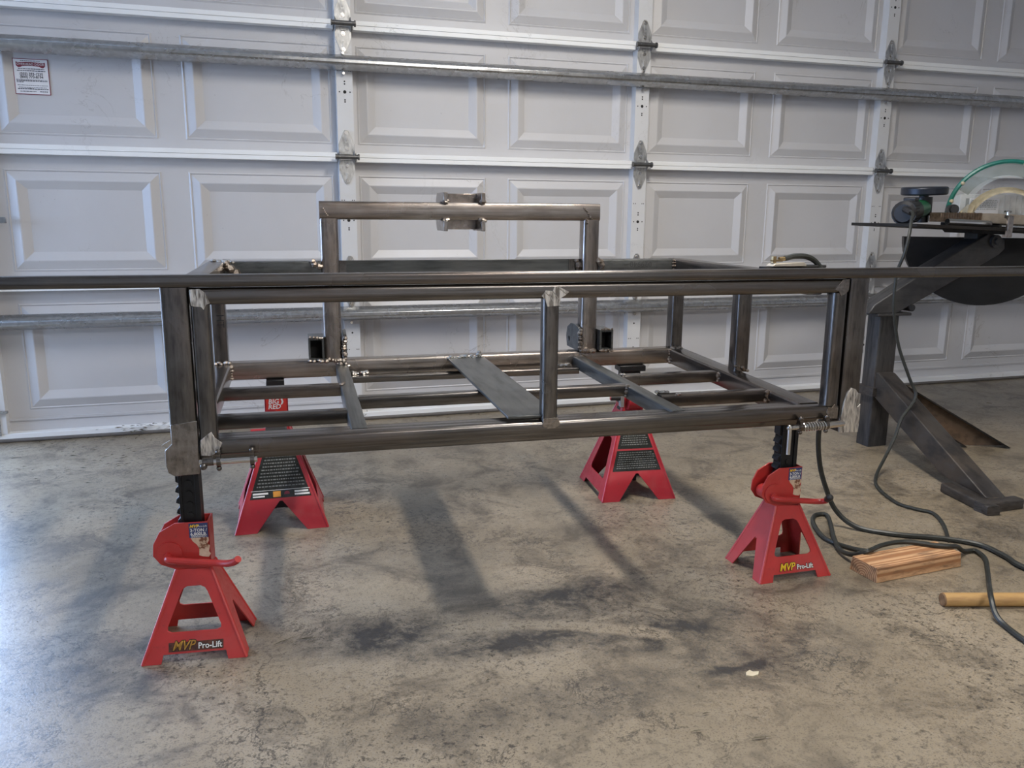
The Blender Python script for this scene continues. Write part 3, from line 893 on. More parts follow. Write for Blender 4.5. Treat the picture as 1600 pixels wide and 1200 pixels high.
def stand(name, label, loc, rot, P):
    """pyramid base of pressed sheet: window faces and V-cut faces, neck, ratchet bar"""
    t = thing(name, label, 'jack stand', loc, (0, 0, rot), 'red jack stands under the frame')
    red = P['red']; bw, bd, nw, nd, zs, zn = P['bw'], P['bd'], P['nw'], P['nd'], P['zs'], P['zn']
    th = 0.004
    FX = lambda x, z, s: (x, s * lerp(bd, nd, min(z, zs) / zs), z)
    hw = lambda z, a, b: lerp(a, b, min(z, zs) / zs)
    def win_poly(a, b):
        """outline and hole of a windowed face with half width a (base) to b (neck)"""
        ft = 0.24 * a * 2 * 0.85
        out = [(-a, 0), (-a + ft * 0.9, 0), (-a + ft, 0.018), (a - ft, 0.018), (a - ft * 0.9, 0), (a, 0), (b, zs), (-b, zs)]
        z0, z1 = P['wz']
        w0 = hw(z0, a, b) * P['wf0']; w1 = hw(z1, a, b) * P['wf1']
        hole = [(-w0 + 0.008, z0), (w0 - 0.008, z0), (w0, z0 + 0.004), (w0, z0 + 0.012), (w1 + 0.004, z1 - 0.014), (w1 - 0.002, z1 - 0.004), (w1 - 0.010, z1),
                (-w1 + 0.010, z1), (-w1 + 0.002, z1 - 0.004), (-w1 - 0.004, z1 - 0.014), (-w0, z0 + 0.012), (-w0, z0 + 0.004)]
        return out, [hole]
    def vee_poly(a, b):
        ft = P['vf'] * a
        out = [(-a, 0), (-a + ft, 0), (0.0 - 0.004, P['vz']), (0.004, P['vz']), (a - ft, 0), (a, 0), (b, zs), (-b, zs)]
        return out, []
    front_win = P['front'] == 'window'
    for s in (-1, 1):
        poly, holes = (win_poly if front_win else vee_poly)(bw, nw)
        tv = Vector((0, -s * th, 0))
        MB().prism(poly, lambda x, z, s=s: FX(x, z, s), tv, holes).obj('base_side', red, t, bevel=0.0008)
        poly, holes = (vee_poly if front_win else win_poly)(bd, nd)
        MB().prism(poly, lambda y, z, s=s: (s * lerp(bw, nw, min(z, zs) / zs), y, z), Vector((-s * th, 0, 0)), holes).obj('base_side', red, t, bevel=0.0008)
    # rolled corner edges
    for sx in (-1, 1):
        for sy in (-1, 1):
            MB().cyl((sx * (bw - 0.002), sy * (bd - 0.002), 0.0), (sx * (nw - 0.002), sy * (nd - 0.002), zs), 0.0042, 8).obj('corner_fold', red, t)
    # neck with pawl housing
    nk = MB()
    ear = [(nw, zs), (nw, zn), (-nw + 0.004, zn), (-nw - 0.028, zn - 0.018), (-nw - 0.042, zn - 0.045), (-nw - 0.044, zn - 0.070), (-nw - 0.030, zn - 0.090), (-nw, zs)]
    if P.get('ear', True) is False:
        ear = [(nw, zs), (nw, zn), (-nw, zn), (-nw, zs)]
    for s in (-1, 1):
        nk.prism(ear, lambda x, z, s=s: (x, s * nd, z), (0, -s * th, 0))
    nk.box(nw - th, nw, -nd, nd, zs, zn)
    if P.get('ear', True) is False:
        nk.box(-nw, -nw + th, -nd, nd, zs, zn)
    nk.obj('neck', red, t, bevel=0.001)
    # pawl cam, pivot and handle
    hx, hz = P['pivot']
    MB().cyl((hx, -nd + 0.006, hz), (hx, nd - 0.006, hz), 0.018, 14).obj('pawl', red, t)
    hd = MB().cyl((hx + 0.004, -nd - 0.004, hz + 0.006), (hx + 0.004, -nd + 0.001, hz + 0.006), 0.026, 22).cyl((hx, -nd - 0.012, hz), (hx, -nd, hz), 0.009, 8).obj('pivot', red, t)
    hp = P['handle']
    h = MB().sweep(hp, 0.0074, 10, 5).obj('handle', red, t)
    if P.get('grip'):
        g0, g1 = P['grip']
        MB().cyl(g0, g1, 0.0092, 12).sphere(g1, 0.0092, 12, 6).obj('grip', RUBBER, h)
    # ratchet bar with teeth
    zt, kw, kd = P['zt'], P['kw'], P['kd']
    zb = P['zb']
    prof = [(-kw, zb)]
    z = max(0.16, zb + 0.01)
    while z < zt - 0.05:
        prof += [(-kw, z), (-kw - 0.008, z + 0.004), (-kw - 0.006, z + 0.012), (-kw, z + 0.018)]
        z += 0.0235
    prof += [(-kw, zt - 0.040), (-kw - 0.006, zt - 0.036), (-kw - 0.006, zt), (kw, zt), (kw, zb)]
    rbm = MB().prism(prof, lambda x, z: (x, -kd + 0.004, z), (0, 2 * kd - 0.008, 0))
    rbm.box(kw - 0.010, kw, -kd, kd, zb, zt).box(-kw, -kw + 0.006, -kd, kd, zb, zt)
    bar = rbm.obj('ratchet_bar', BLACKIRON, t, bevel=0.0008)
    zz = 0.30
    while zz < zt - 0.02:
        MB().cyl((-0.001, -kd + 0.001, zz), (-0.001, -kd + 0.006, zz), 0.007, 10).obj('casting_boss', BLACKIRON, bar)
        zz += 0.0235
    return t

def front_frame(P, x, z, lift=0.0012):
    """frame on the sloping front face"""
    bd, nd, zs = P['bd'], P['nd'], P['zs']
    if z >= zs:
        return frame((x, -nd - lift, z), (1, 0, 0), (0, 0, 1))
    y = -lerp(bd, nd, z / zs) - lift
    return frame((x, y, z), (1, 0, 0), (0, bd - nd, zs))

A = dict(red=RED, bw=0.106, bd=0.086, nw=0.036, nd=0.027, zs=0.185, zn=0.288, wz=(0.060, 0.150), wf0=0.64, wf1=0.48, vz=0.092, vf=0.42, front='window',
         pivot=(-0.050, 0.216), zt=0.4105, kw=0.021, kd=0.017, zb=0.145,
         handle=[(-0.050, -0.030, 0.216), (-0.046, -0.040, 0.213), (-0.02, -0.042, 0.209), (0.02, -0.044, 0.204), (0.052, -0.048, 0.202), (0.074, -0.060, 0.205), (0.091, -0.076, 0.214), (0.100, -0.086, 0.224)])
A2 = dict(A)
A2['handle'] = [(-0.050, -0.030, 0.214), (-0.046, -0.040, 0.211), (-0.01, -0.042, 0.206), (0.04, -0.044, 0.199), (0.075, -0.050, 0.196), (0.088, -0.064, 0.202), (0.084, -0.080, 0.214)]
A2['grip'] = ((0.0835, -0.076, 0.211), (0.076, -0.094, 0.222))
A2['zt'] = 0.4105; A2['kw'] = 0.024

def dress_a(t, P, faded):
    lb = MB()
    lb.box(-0.004, 0.034, -P['nd'] - 0.0010, -P['nd'], 0.254, 0.286)
    L = lb.obj('label_plate', BLUELABEL, t)
    L['label'] = 'small blue rating label'
    y = lambda z, x, lift: frame((x, -P['nd'] - lift, z), (1, 0, 0), (0, 0, 1))
    text_obj('label_text', 'MVP', 0.0095, YELLOWPRINT, L, y(0.2795, 0.006, 0.0014), shear=0.3, depth=0.0002, offset=0.0002)
    text_obj('label_text', 'Pro-Lift', 0.0062, WHITEPRINT, L, y(0.279, 0.023, 0.0014), depth=0.0002)
    text_obj('label_text', '3-TON /', 0.0095, WHITEPRINT, L, y(0.2705, 0.015, 0.0014), depth=0.0002, offset=0.0002)
    text_obj('label_text', '6,000LB.', 0.0095, WHITEPRINT, L, y(0.2622, 0.015, 0.0014), depth=0.0002, offset=0.0002)
    rg = random.Random(5)
    m2 = MB()
    for z in (0.2572, 0.2555):
        x = 0.0
        while x < 0.030:
            l = rg.uniform(0.001, 0.004); m2.box(x, x + l, -P['nd'] - 0.0013, -P['nd'] - 0.0009, z, z + 0.0008); x += l + 0.0008
    m2.obj('label_small_print', WHITEPRINT, L)['kind'] = 'stuff'
    tp = [(-0.002, 0.254), (0.034, 0.254), (0.0345, 0.246), (0.031, 0.240), (0.036, 0.234), (0.033, 0.222), (0.0365, 0.216), (0.032, 0.209), (0.020, 0.211), (0.013, 0.214), (0.014, 0.228), (0.010, 0.238), (0.002, 0.246)]
    MB().prism(tp, lambda x, z: (x, -P['nd'] - 0.0008, z), (0, 0.0008, 0)).obj('torn_label', TORN, t)['label'] = 'torn tan remains of a paper label'
    zl = 0.032
    ff = front_frame(P, 0.0, zl)
    if faded:
        m2 = MB(); m2.box(-0.052, 0.058, -0.0098, 0.0095, -0.0004, 0.0002, M=front_frame(P, 0.0, zl, 0.0006))
        bk = m2.obj('logo_backing', simple('worn_logo_black', (0.09, 0.03, 0.02), 0.5, 0, 0.6, 90), t)
    text_obj('logo_text', 'MVP', 0.027, BLACKPRINT, t, front_frame(P, -0.023, zl + 0.002, 0.0012), shear=0.35, depth=0.0002, offset=0.0016, sx=0.86)
    text_obj('logo_text', 'MVP', 0.027, YELLOWPRINT if not faded else simple('faded_yellow_print', (0.42, 0.22, 0.03), 0.5, 0, 0.5, 80), t, front_frame(P, -0.023, zl + 0.002, 0.0018), shear=0.35, depth=0.0002, offset=0.0004, sx=0.86)
    text_obj('logo_text', 'Pro-Lift', 0.0175, BLACKPRINT, t, front_frame(P, 0.031, zl - 0.0005, 0.0012), depth=0.0002, offset=0.0014, sx=0.9)
    text_obj('logo_text', 'Pro-Lift', 0.0175, WHITEPRINT, t, front_frame(P, 0.031, zl - 0.0005, 0.0018), depth=0.0002, offset=0.0003, sx=0.9)

s1 = stand('jack_stand', 'red jack stand nearest the camera, under left front post, worn dark lettering on foot', (0.826, -1.905, 0), math.radians(-6), A)
dress_a(s1, A, True)
s2 = stand('jack_stand', 'red jack stand beside the pine block, bright yellow lettering on its foot and black-tipped handle', (2.288, -1.912, 0), math.radians(-1), A2)
dress_a(s2, A2, False)

B = dict(red=REDB, bw=0.134, bd=0.142, nw=0.034, nd=0.036, zs=0.292, zn=0.385, wz=(0.060, 0.190), wf0=0.62, wf1=0.50, vz=0.085, vf=0.46, front='vee', ear=False,
         pivot=(-0.020, 0.318), zt=0.430, kw=0.021, kd=0.02, zb=0.03,
         handle=[(-0.078, -0.044, 0.286), (-0.05, -0.044, 0.286), (-0.01, -0.044, 0.287), (0.03, -0.044, 0.288)])
def sticker_b(t, P, split):
    a0, a1 = 0.094, 0.272
    hw = lambda z: lerp(P['bw'], P['nw'], z / P['zs']) - 0.013
    FY = lambda x, z, l: (x, -lerp(P['bd'], P['nd'], z / P['zs']) - l, z)
    zr = [(a0, a1)] if not split else [(a0, 0.158), (0.164, a1)]
    rg = random.Random(11)
    for z0, z1 in zr:
        S = MB().prism([(-hw(z0), z0), (hw(z0), z0), (hw(z1), z1), (-hw(z1), z1)], lambda x, z: FY(x, z, 0.0006), (0, 0.0005, 0)).obj('warning_sticker', BLACKSTICKER, t)
        S['label'] = 'glossy black warning sticker'
        m2 = MB()
        z = z1 - 0.008
        zlow = z0 + (0.030 if not split else 0.006)
        while z > zlow:
            x = -hw(z) + 0.010
            while x < hw(z) - 0.012:
                l = rg.uniform(0.003, 0.009); hh = 0.0034 if not split else 0.0024
                p = [FY(x, z, 0.0010), FY(x + l, z, 0.0010), FY(x + l, z + hh, 0.0010), FY(x, z + hh, 0.0010)]
                m2.add(p, [(0, 1, 2, 3)]); x += l + 0.0022
            z -= 0.0092 if not split else 0.0068
        m2.obj('small_print', simple('grey_print', (0.17, 0.175, 0.165), 0.5), S)['kind'] = 'stuff'
        if not split:
            m3 = MB()
            for (xa, xb, za, zb) in ((-0.080, -0.036, z0 + 0.012, z0 + 0.017), (-0.080, -0.046, z0 + 0.005, z0 + 0.009), (0.040, 0.080, z0 + 0.013, z0 + 0.018), (0.040, 0.084, z0 + 0.005, z0 + 0.010), (-0.085, 0.085, z0 + 0.022, z0 + 0.0232)):
                m3.add([FY(xa, za, 0.001), FY(xb, za, 0.001), FY(xb, zb, 0.001), FY(xa, zb, 0.001)], [(0, 1, 2, 3)])
            m3.obj('small_print', WHITEPRINT, S)
            MB().add([FY(-0.022, z0 + 0.003, 0.001), FY(0.0, z0 + 0.003, 0.001), FY(0.0, z0 + 0.019, 0.001), FY(-0.022, z0 + 0.019, 0.001)], [(0, 1, 2, 3)]).obj('sticker_square', ORANGEPRINT, S)
            MB().cyl(FY(0.018, z0 + 0.011, 0.0009), FY(0.018, z0 + 0.011, 0.0013), 0.008, 16).obj('sticker_emblem', MAROON, S)

s3 = stand('jack_stand', 'deep red jack stand at back left, one large black warning sticker above its notch', (1.018, -1.148, 0), math.radians(-1), dict(B, grip=((-0.035, -0.044, 0.2865), (0.022, -0.044, 0.288)), zt=0.425))
sticker_b(s3, B, False)
lb = MB().box(-0.030, 0.030, -B['nd'] - 0.0012, -B['nd'], 0.335, 0.384).obj('label_plate', simple('bright_red_label', (0.62, 0.03, 0.02), 0.4), s3)
text_obj('label_text', 'BIG', 0.020, WHITEPRINT, lb, frame((-0.008, -B['nd'] - 0.0016, 0.3725), (1, 0, 0), (0, 0, 1)), depth=0.0002, offset=0.0004, shear=0.15)
text_obj('label_text', 'RED', 0.020, WHITEPRINT, lb, frame((-0.006, -B['nd'] - 0.0016, 0.3565), (1, 0, 0), (0, 0, 1)), depth=0.0002, offset=0.0004, shear=0.15)
MB().prism([(0.012, 0.362), (0.017, 0.363), (0.021, 0.371), (0.018, 0.381), (0.013, 0.380), (0.016, 0.372)], lambda x, z: (x, -B['nd'] - 0.0016, z), (0, 0.0004, 0)).obj('label_emblem', WHITEPRINT, lb)
m2 = MB(); m2.box(-0.018, 0.018, -B['nd'] - 0.0016, -B['nd'] - 0.0012, 0.337, 0.342).obj('label_small_print', YELLOWPRINT, lb)
B4 = dict(B, bw=0.127, bd=0.138, zn=0.36, zt=0.418, kw=0.030, pivot=(-0.005, 0.316),
          handle=[(-0.080, -0.040, 0.330), (-0.055, -0.042, 0.330), (-0.03, -0.042, 0.328)], grip=((-0.078, -0.040, 0.330), (-0.048, -0.041, 0.330)))
s4 = stand('jack_stand', 'deep red jack stand at back right, two black warning stickers, black grip on handle', (2.170, -1.195, 0), math.radians(-6), B4)
sticker_b(s4, B4, True)
MB().box(-0.046, -0.034, -0.052, -0.030, 0.300, 0.342).obj('handle_plate', simple('bare_grey_plate', (0.30, 0.29, 0.28), 0.5, 0.3), s4, bevel=0.001)
MB().cyl((-0.022, -0.045, 0.316), (0.030, -0.045, 0.316), 0.026, 18).cyl((0.030, -0.045, 0.316), (0.052, -0.045, 0.314), 0.012, 12, 0.002).obj('pawl_housing', REDB, s4)
MB().box(-0.045, 0.045, -0.030, 0.030, 0.416, 0.4355).obj('saddle', BLACKIRON, s4, bevel=0.002)
MB().box(-0.026, 0.026, -0.026, 0.026, 0.418, 0.4355).obj('saddle', BLACKIRON, s3, bevel=0.002)

# ================================================================== PEDESTAL WORK STAND
ped = thing('work_stand', 'dark steel pedestal work stand with sloping arm, splayed feet and small top plate', 'work stand', (3.36, -0.95, 0))
DP = (-3.36, 0.95, 0)
def pd(mb, name, mat=DARKPAINT, parent=None, bevel=0.0):
    return mb.obj(name, mat, ped if parent is None else parent, DP if parent is None else (0, 0, 0), bevel)
pd(MB().tube((3.395, -0.955, 0.0), (3.395, -0.955, 0.545), 0.095, 0.075, 0.008, up=(0, 1, 0)), 'post')
pd(MB().tube((3.395, -0.955, 0.215), (3.395, -0.955, 0.250), 0.125, 0.105, 0.004, up=(0, 1, 0)), 'collar')
pd(MB().box(3.30, 3.46, -1.035, -0.895, 0.545, 0.556), 'cap_plate', DARKPAINT, None, 0.002)
# sloping arm
pd(MB().prism([(3.258, 0.5565), (3.398, 0.5565), (3.653, 0.676), (3.868, 0.782), (3.895, 0.805), (3.890, 0.838), (3.860, 0.858), (3.800, 0.866), (3.506, 0.716), (3.284, 0.592)], lambda x, z: (x, -1.030, z), (0, 0.075, 0)), 'arm', DARKPAINT, None, 0.004)
pd(MB().cyl((3.46, -1.035, 0.575), (3.46, -0.93, 0.575), 0.014, 12), 'clamp_knob', BLACKPL)
pd(MB().cyl((3.835, -1.042, 0.835), (3.835, -0.94, 0.835), 0.026, 14).cyl((3.835, -1.050, 0.835), (3.835, -1.04, 0.835), 0.014, 6), 'pivot_bolt')
pd(MB().tube((3.800, -0.985, 0.820), (3.800, -0.985, 0.880), 0.085, 0.07, 0.005, up=(0, 1, 0)), 'head_column', BLACKSTEEL)
pd(MB().prism([(3.665, 0.893), (3.695, 0.868), (3.86, 0.862), (3.905, 0.886)], lambda x, z: (x, -1.06, z), (0, 0.15, 0)), 'mount_plate', BLACKSTEEL, None, 0.002)
TZ = lambda x: 0.9045 - (x - 3.325) * 0.0355
def tl(x, y, dz):
    return (x, y, TZ(x) + dz)
m2 = MB()
m2.add([tl(3.325, -1.16, -0.012), tl(4.25, -1.16, -0.012), tl(4.25, -0.80, -0.012), tl(3.325, -0.80, -0.012), tl(3.325, -1.16, 0), tl(4.25, -1.16, 0), tl(4.25, -0.80, 0), tl(3.325, -0.80, 0)],
       [(0, 3, 2, 1), (4, 5, 6, 7), (0, 1, 5, 4), (1, 2, 6, 5), (2, 3, 7, 6), (3, 0, 4, 7)])
pd(m2, 'top_plate', BLACKSTEEL, None, 0.0015)
# feet
f0 = Vector((3.393, -0.985, 0)); fd = (Vector((3.252, -1.72, 0)) - f0).normalized(); fsd = Vector((fd.y, -fd.x, 0))
pd(MB().prism([(0, 0.312), (0.03, 0.312), (0.735, 0.0325), (0.50, 0.0325), (0, 0.215)], lambda q, z: f0 + fd * q + fsd * -0.036 + Vector((0, 0, z)), fsd * 0.072), 'foot_beam', DARKPAINT, None, 0.004)
pd(MB().tube((3.222, -1.535, 0.016), (3.183, -1.766, 0.016), 0.045, 0.032, 0.006).tube((3.165, -1.728, 0.016), (3.330, -1.722, 0.016), 0.042, 0.0345, 0.006), 'foot_shoe')
# rear foot: open rusty channel cut flush to the floor
r0 = Vector((3.43, -0.955, 0)); rd = (Vector((3.915, -1.135, 0)) - r0).normalized(); rs = Vector((rd.y, -rd.x, 0))
TR = lambda q: lerp2(0.300, 0.004, q / 0.517)
BR_ = lambda q: lerp2(0.205, 0.004, q / 0.345)
def lerp2(a, b, t):
    return a + (b - a) * t
pd(MB().prism([(0, 0.205), (0.345, 0.002), (0.517, 0.002), (0, 0.300)], lambda q, z: r0 + rd * q + rs * -0.002 + Vector((0, 0, z)), rs * 0.004), 'rear_foot', RUSTY)
for (qa, za, qb, zb_) in ((0.0, 0.300, 0.517, 0.004), (0.0, 0.205, 0.345, 0.004)):
    pd(MB().prism([(qa, za), (qb, zb_), (qb - 0.012, zb_), (qa, za - 0.007)], lambda q, z: r0 + rd * q + rs * -0.002 + Vector((0, 0, z)), rs * 0.045), 'foot_flange', BLACKSTEEL)
# half-round pan behind the arm
n = Vector((-0.62, -0.78, 0)).normalized(); ax = Vector((0.78, -0.62, 0)).normalized()
c0 = Vector((3.935, -0.880, 0.842)); R_ = 0.306
m2 = MB(); K = 28
arc = [(R_ * math.cos(math.pi + math.pi * i / K), R_ * 0.93 * math.sin(math.pi + math.pi * i / K)) for i in range(K + 1)]
m2.prism(arc, lambda a, z: c0 + ax * a + Vector((0, 0, z)), n * -0.006)
m2.prism(arc, lambda a, z: c0 - n * 0.15 + ax * a + Vector((0, 0, z)), n * -0.006)
vs = []
for a, z in arc:
    vs.append(c0 + ax * a + Vector((0, 0, z))); vs.append(c0 - n * 0.156 + ax * a + Vector((0, 0, z)))
m2.add(vs, [(2 * i, 2 * i + 1, 2 * i + 3, 2 * i + 2) for i in range(K)])
pd(m2, 'half_round_pan', BLACKSTEEL)

# ---- things on the stand top
# angle grinder lying with its guard up
gx, gy = 3.445, -1.00
gz = TZ(3.445)
gr_ = thing('angle_grinder', 'black and green angle grinder lying on the stand with its wheel guard up', 'grinder', (gx, gy, gz))
GM = Matrix.Scale(1.28, 4) @ Matrix.Rotation(math.radians(33), 4, 'Z') @ Matrix.Rotation(math.radians(-3), 4, 'Y')
def gg(fn, name, mat, parent=None, bevel=0.0):
    m2 = MB(); fn(m2)
    m2.v = [tuple(GM @ Vector(v)) for v in m2.v]
    return m2.obj(name, mat, gr_ if parent is None else parent, (0, 0, 0), bevel)
body = gg(lambda m: m.sweep([(-0.090, 0, 0.038), (-0.085, 0, 0.038), (-0.06, 0, 0.039), (-0.03, 0, 0.040), (-0.012, 0, 0.040)], 0.036, 16, 3), 'motor_housing', BLACKPL)
gg(lambda m: m.cyl((-0.097, 0, 0.038), (-0.088, 0, 0.038), 0.026, 16, 0.036), 'end_cap', BLACKPL)
for k in range(6):
    gg(lambda m, k=k: m.box(-0.101 + 0.002 * abs(k - 2.5), -0.060, -0.0372 + 0.001 * abs(k - 2.5), -0.0332, 0.016 + k * 0.0085, 0.0185 + k * 0.0085), 'vent_slot', HOLE, body)
gg(lambda m: m.sweep([(-0.014, 0, 0.040), (0.03, 0, 0.042), (0.10, 0, 0.044)], 0.0335, 16, 3, r_end=0.027), 'green_body', GREENPL)
gg(lambda m: m.cyl((0.112, 0, 0.022), (0.112, 0, 0.078), 0.026, 16).cyl((0.112, 0, 0.078), (0.112, 0, 0.086), 0.014, 12).cyl((0.112, 0, 0.0), (0.112, 0, 0.022), 0.018, 14), 'gear_head', BLACKPL)
gg(lambda m: m.box(-0.045, -0.005, -0.018, 0.018, 0.070, 0.082), 'switch', BLACKPL, None, 0.004)
def guard(m):
    m.cyl((0.112, 0, 0.084), (0.112, 0, 0.109), 0.068, 36)
gg(guard, 'wheel_guard', simple('dark_blue_black_guard', (0.018, 0.022, 0.032), 0.35, 0.4), None, 0.006)
gg(lambda m: m.box(0.125, 0.148, -0.012, 0.012, 0.0, 0.05), 'spindle_lock', BLACKPL, None, 0.004)
gg(lambda m: m.cyl((-0.096, -0.004, 0.050), (-0.125, -0.030, 0.040), 0.010, 10, 0.0075), 'cord_sleeve', BLACKPL)

# ribbed bar stack, bright rod, tan bar, clamps
o = thing('ribbed_bar', 'dark bronze ribbed bar on the stand beside the grinder', 'bar', tl(3.66, -1.0, 0.018))
MB().box(-0.105, 0.105, -0.03, 0.03, 0.0, 0.034).obj('body', BRONZE, o, bevel=0.002)
for k in range(16):
    MB().box(-0.100 + k * 0.0125, -0.094 + k * 0.0125, -0.033, 0.033, 0.003, 0.036).obj('rib', BRONZE, o)
o = tag(MB().cyl((-0.10, 0, 0.0125), (0.095, 0, 0.0125), 0.0125, 14).cyl((0.085, 0, 0.0125), (0.105, 0, 0.0125), 0.0125, 12).obj('steel_rod', CHROME), 'short bright steel rod lying along front edge of stand top', 'rod')
o.location = tl(3.605, -1.115, 0.001); o.rotation_euler = (0, math.radians(2), 0)
o = tag(MB().tube((-0.11, 0, 0.02), (0.34, 0, 0.02), 0.05, 0.040, 0.004).obj('flat_steel_bar', TANMETAL), 'tan-brown steel bar below the face shield', 'bar')
o.location = tl(3.865, -1.05, 0.016); o.rotation_euler = (0, math.radians(2), 0)
o = tag(MB().tube((-0.20, 0, 0.007), (0.30, 0, 0.007), 0.07, 0.014, 0.003).obj('spacer_strip', BLACKSTEEL), 'black flat strip under the tan bar on the stand', 'strip')
o.location = tl(3.79, -1.03, 0.0005); o.rotation_euler = (0, math.radians(2), 0)
for k, x in enumerate((3.745, 3.975)):
    c = thing('screw_clamp', ('larger bright screw clamp on front edge of stand top', 'small screw clamp at right end of stand top')[k], 'clamp', tl(x, -1.165, -0.02))
    s_ = (1.25, 0.85)[k]
    MB().prism([(-0.006, -0.012), (0.012, -0.012), (0.012, 0.052), (-0.006, 0.056), (-0.006, 0.046), (0.004, 0.044), (0.004, -0.004), (-0.006, -0.004)], lambda y, z: (-0.010 * s_, -y * s_, z * s_), (0.020 * s_, 0, 0)).obj('clamp_frame', BRUSHED, c, bevel=0.001)
    MB().cyl((0, 0.004 * s_, 0.050 * s_), (0, 0.004 * s_, 0.066 * s_), 0.004 * s_, 10).cyl((-0.012 * s_, 0.004 * s_, 0.066 * s_), (0.012 * s_, 0.004 * s_, 0.066 * s_), 0.003 * s_, 8).obj('clamp_screw', CHROME, c)
o = tag(MB().cyl((-0.09, 0, 0.006), (0.16, 0, 0.006), 0.006, 10).obj('thin_rod', CHROME), 'thin bright rod lying between the two screw clamps', 'rod')
o.location = tl(3.85, -1.12, 0.0005); o.rotation_euler = (0, math.radians(2), 0)

# face shield, visor raised
fs = thing('face_shield', 'clear face shield with green rim and tan headband resting on the stand', 'face shield', (3.905, -0.985, 0.945))
SM = frame((0, 0, 0), (0.83, -0.56, 0), (0, 0, 1))     # local x across, y up, z towards camera
def sh(fn, name, mat, parent=None):
    m2 = MB(); fn(m2)
    m2.v = [tuple(SM @ Vector(v)) for v in m2.v]
    return m2.obj(name, mat, fs if parent is None else parent, (0, 0, 0), 0)
def band(m, r0, z0, r1, z1, a0, a1, cy=0.0, K=36, th=0.002):
    vs = []
    for i in range(K + 1):
        t = math.radians(lerp(a0, a1, i / K)); c, s = math.cos(t), math.sin(t)
        for r, z in ((r0, z0), (r1, z1), (r1 - th, z1), (r0 - th, z0)):
            vs.append((r * c, cy + r * s, z))
    fs_ = []
    for i in range(K):
        for j in range(4):
            fs_.append((4 * i + j, 4 * i + (j + 1) % 4, 4 * i + 4 + (j + 1) % 4, 4 * i + 4 + j))
    fs_ += [(0, 1, 2, 3), (4 * K, 4 * K + 3, 4 * K + 2, 4 * K + 1)]
    m.add(vs, fs_)
sh(lambda m: band(m, 0.208, 0.03, 0.150, 0.10, -4, 178, -0.005), 'visor', VISOR)
sh(lambda m: band(m, 0.206, 0.025, 0.158, 0.012, 5, 150, -0.005), 'visor', VISORGREEN)
sh(lambda m: m.sweep([(0.209 * math.cos(math.radians(a)), -0.005 + 0.209 * math.sin(math.radians(a)), 0.03) for a in range(-4, 179, 7)], 0.0095, 8, 2), 'rim', TEAL)
sh(lambda m: band(m, 0.150, 0.02, 0.132, 0.065, 14, 165, -0.045, th=0.006), 'headband', TAN)
sh(lambda m: m.prism([(-0.180, -0.045), (-0.140, -0.045), (-0.128, -0.01), (-0.120, 0.03), (-0.145, 0.035), (-0.175, 0.0)], lambda x, y: (x, y, 0.07), (0, 0, 0.012)), 'headband_end', TAN)
for p in ((-0.198, 0.015), ):
    sh(lambda m, p=p: m.cyl((p[0], p[1], 0.03), (p[0], p[1], 0.10), 0.020, 14).cyl((p[0], p[1], 0.10), (p[0], p[1], 0.108), 0.014, 12), 'side_knob', BLACKPL)
for a in (75, 143, 165):
    t_ = math.radians(a)
    sh(lambda m, t_=t_: m.sphere((0.206 * math.cos(t_), -0.005 + 0.206 * math.sin(t_), 0.035), 0.009, 8, 5), 'rim_clip', TAN)
sh(lambda m: m.prism([(-0.125, -0.045), (0.02, -0.045), (-0.05, -0.028), (-0.115, 0.005)], lambda x, y: (x, y, 0.04), (0, 0, 0.02)), 'crown_strap', BLACKPL)
# bin with paper label behind the shield
bn = thing('storage_bin', 'clear ribbed plastic bin with white printed label, behind the face shield', 'bin', (3.98, -0.86, TZ(3.98) + 0.008))
BMx = Matrix.Rotation(math.radians(-30), 4, 'Z')
m2 = MB(); m2.box(-0.14, 0.20, -0.05, 0.05, 0.0, 0.135, M=BMx); m2.obj('body', BIN, bn, bevel=0.004)
for k in range(7):
    m2 = MB(); m2.box(0.03 + k * 0.022, 0.036 + k * 0.022, -0.055, -0.05, 0.0, 0.130, M=BMx); m2.obj('rib', BIN, bn)
m2 = MB(); m2.box(-0.105, 0.010, -0.054, -0.051, 0.03, 0.118, M=BMx); lab = m2.obj('paper_label', PAPER, bn)
m2 = MB(); m2.box(-0.118, -0.105, -0.054, -0.051, 0.03, 0.118, M=BMx); m2.obj('label_edge', BLACKPL, bn)
m2 = MB(); rg = random.Random(9)
for z in (0.108, 0.101, 0.094, 0.087, 0.080, 0.072):
    x = -0.098
    while x < 0.0:
        l = rg.uniform(0.004, 0.014); m2.box(x, min(x + l, 0.003), -0.0552, -0.0541, z, z + 0.003, M=BMx); x += l + 0.003
m2.box(-0.06, 0.0, -0.0552, -0.0541, 0.048, 0.056, M=BMx)
m2.obj('label_print', simple('grey_ink', (0.32, 0.33, 0.30), 0.6), lab)['kind'] = 'stuff'

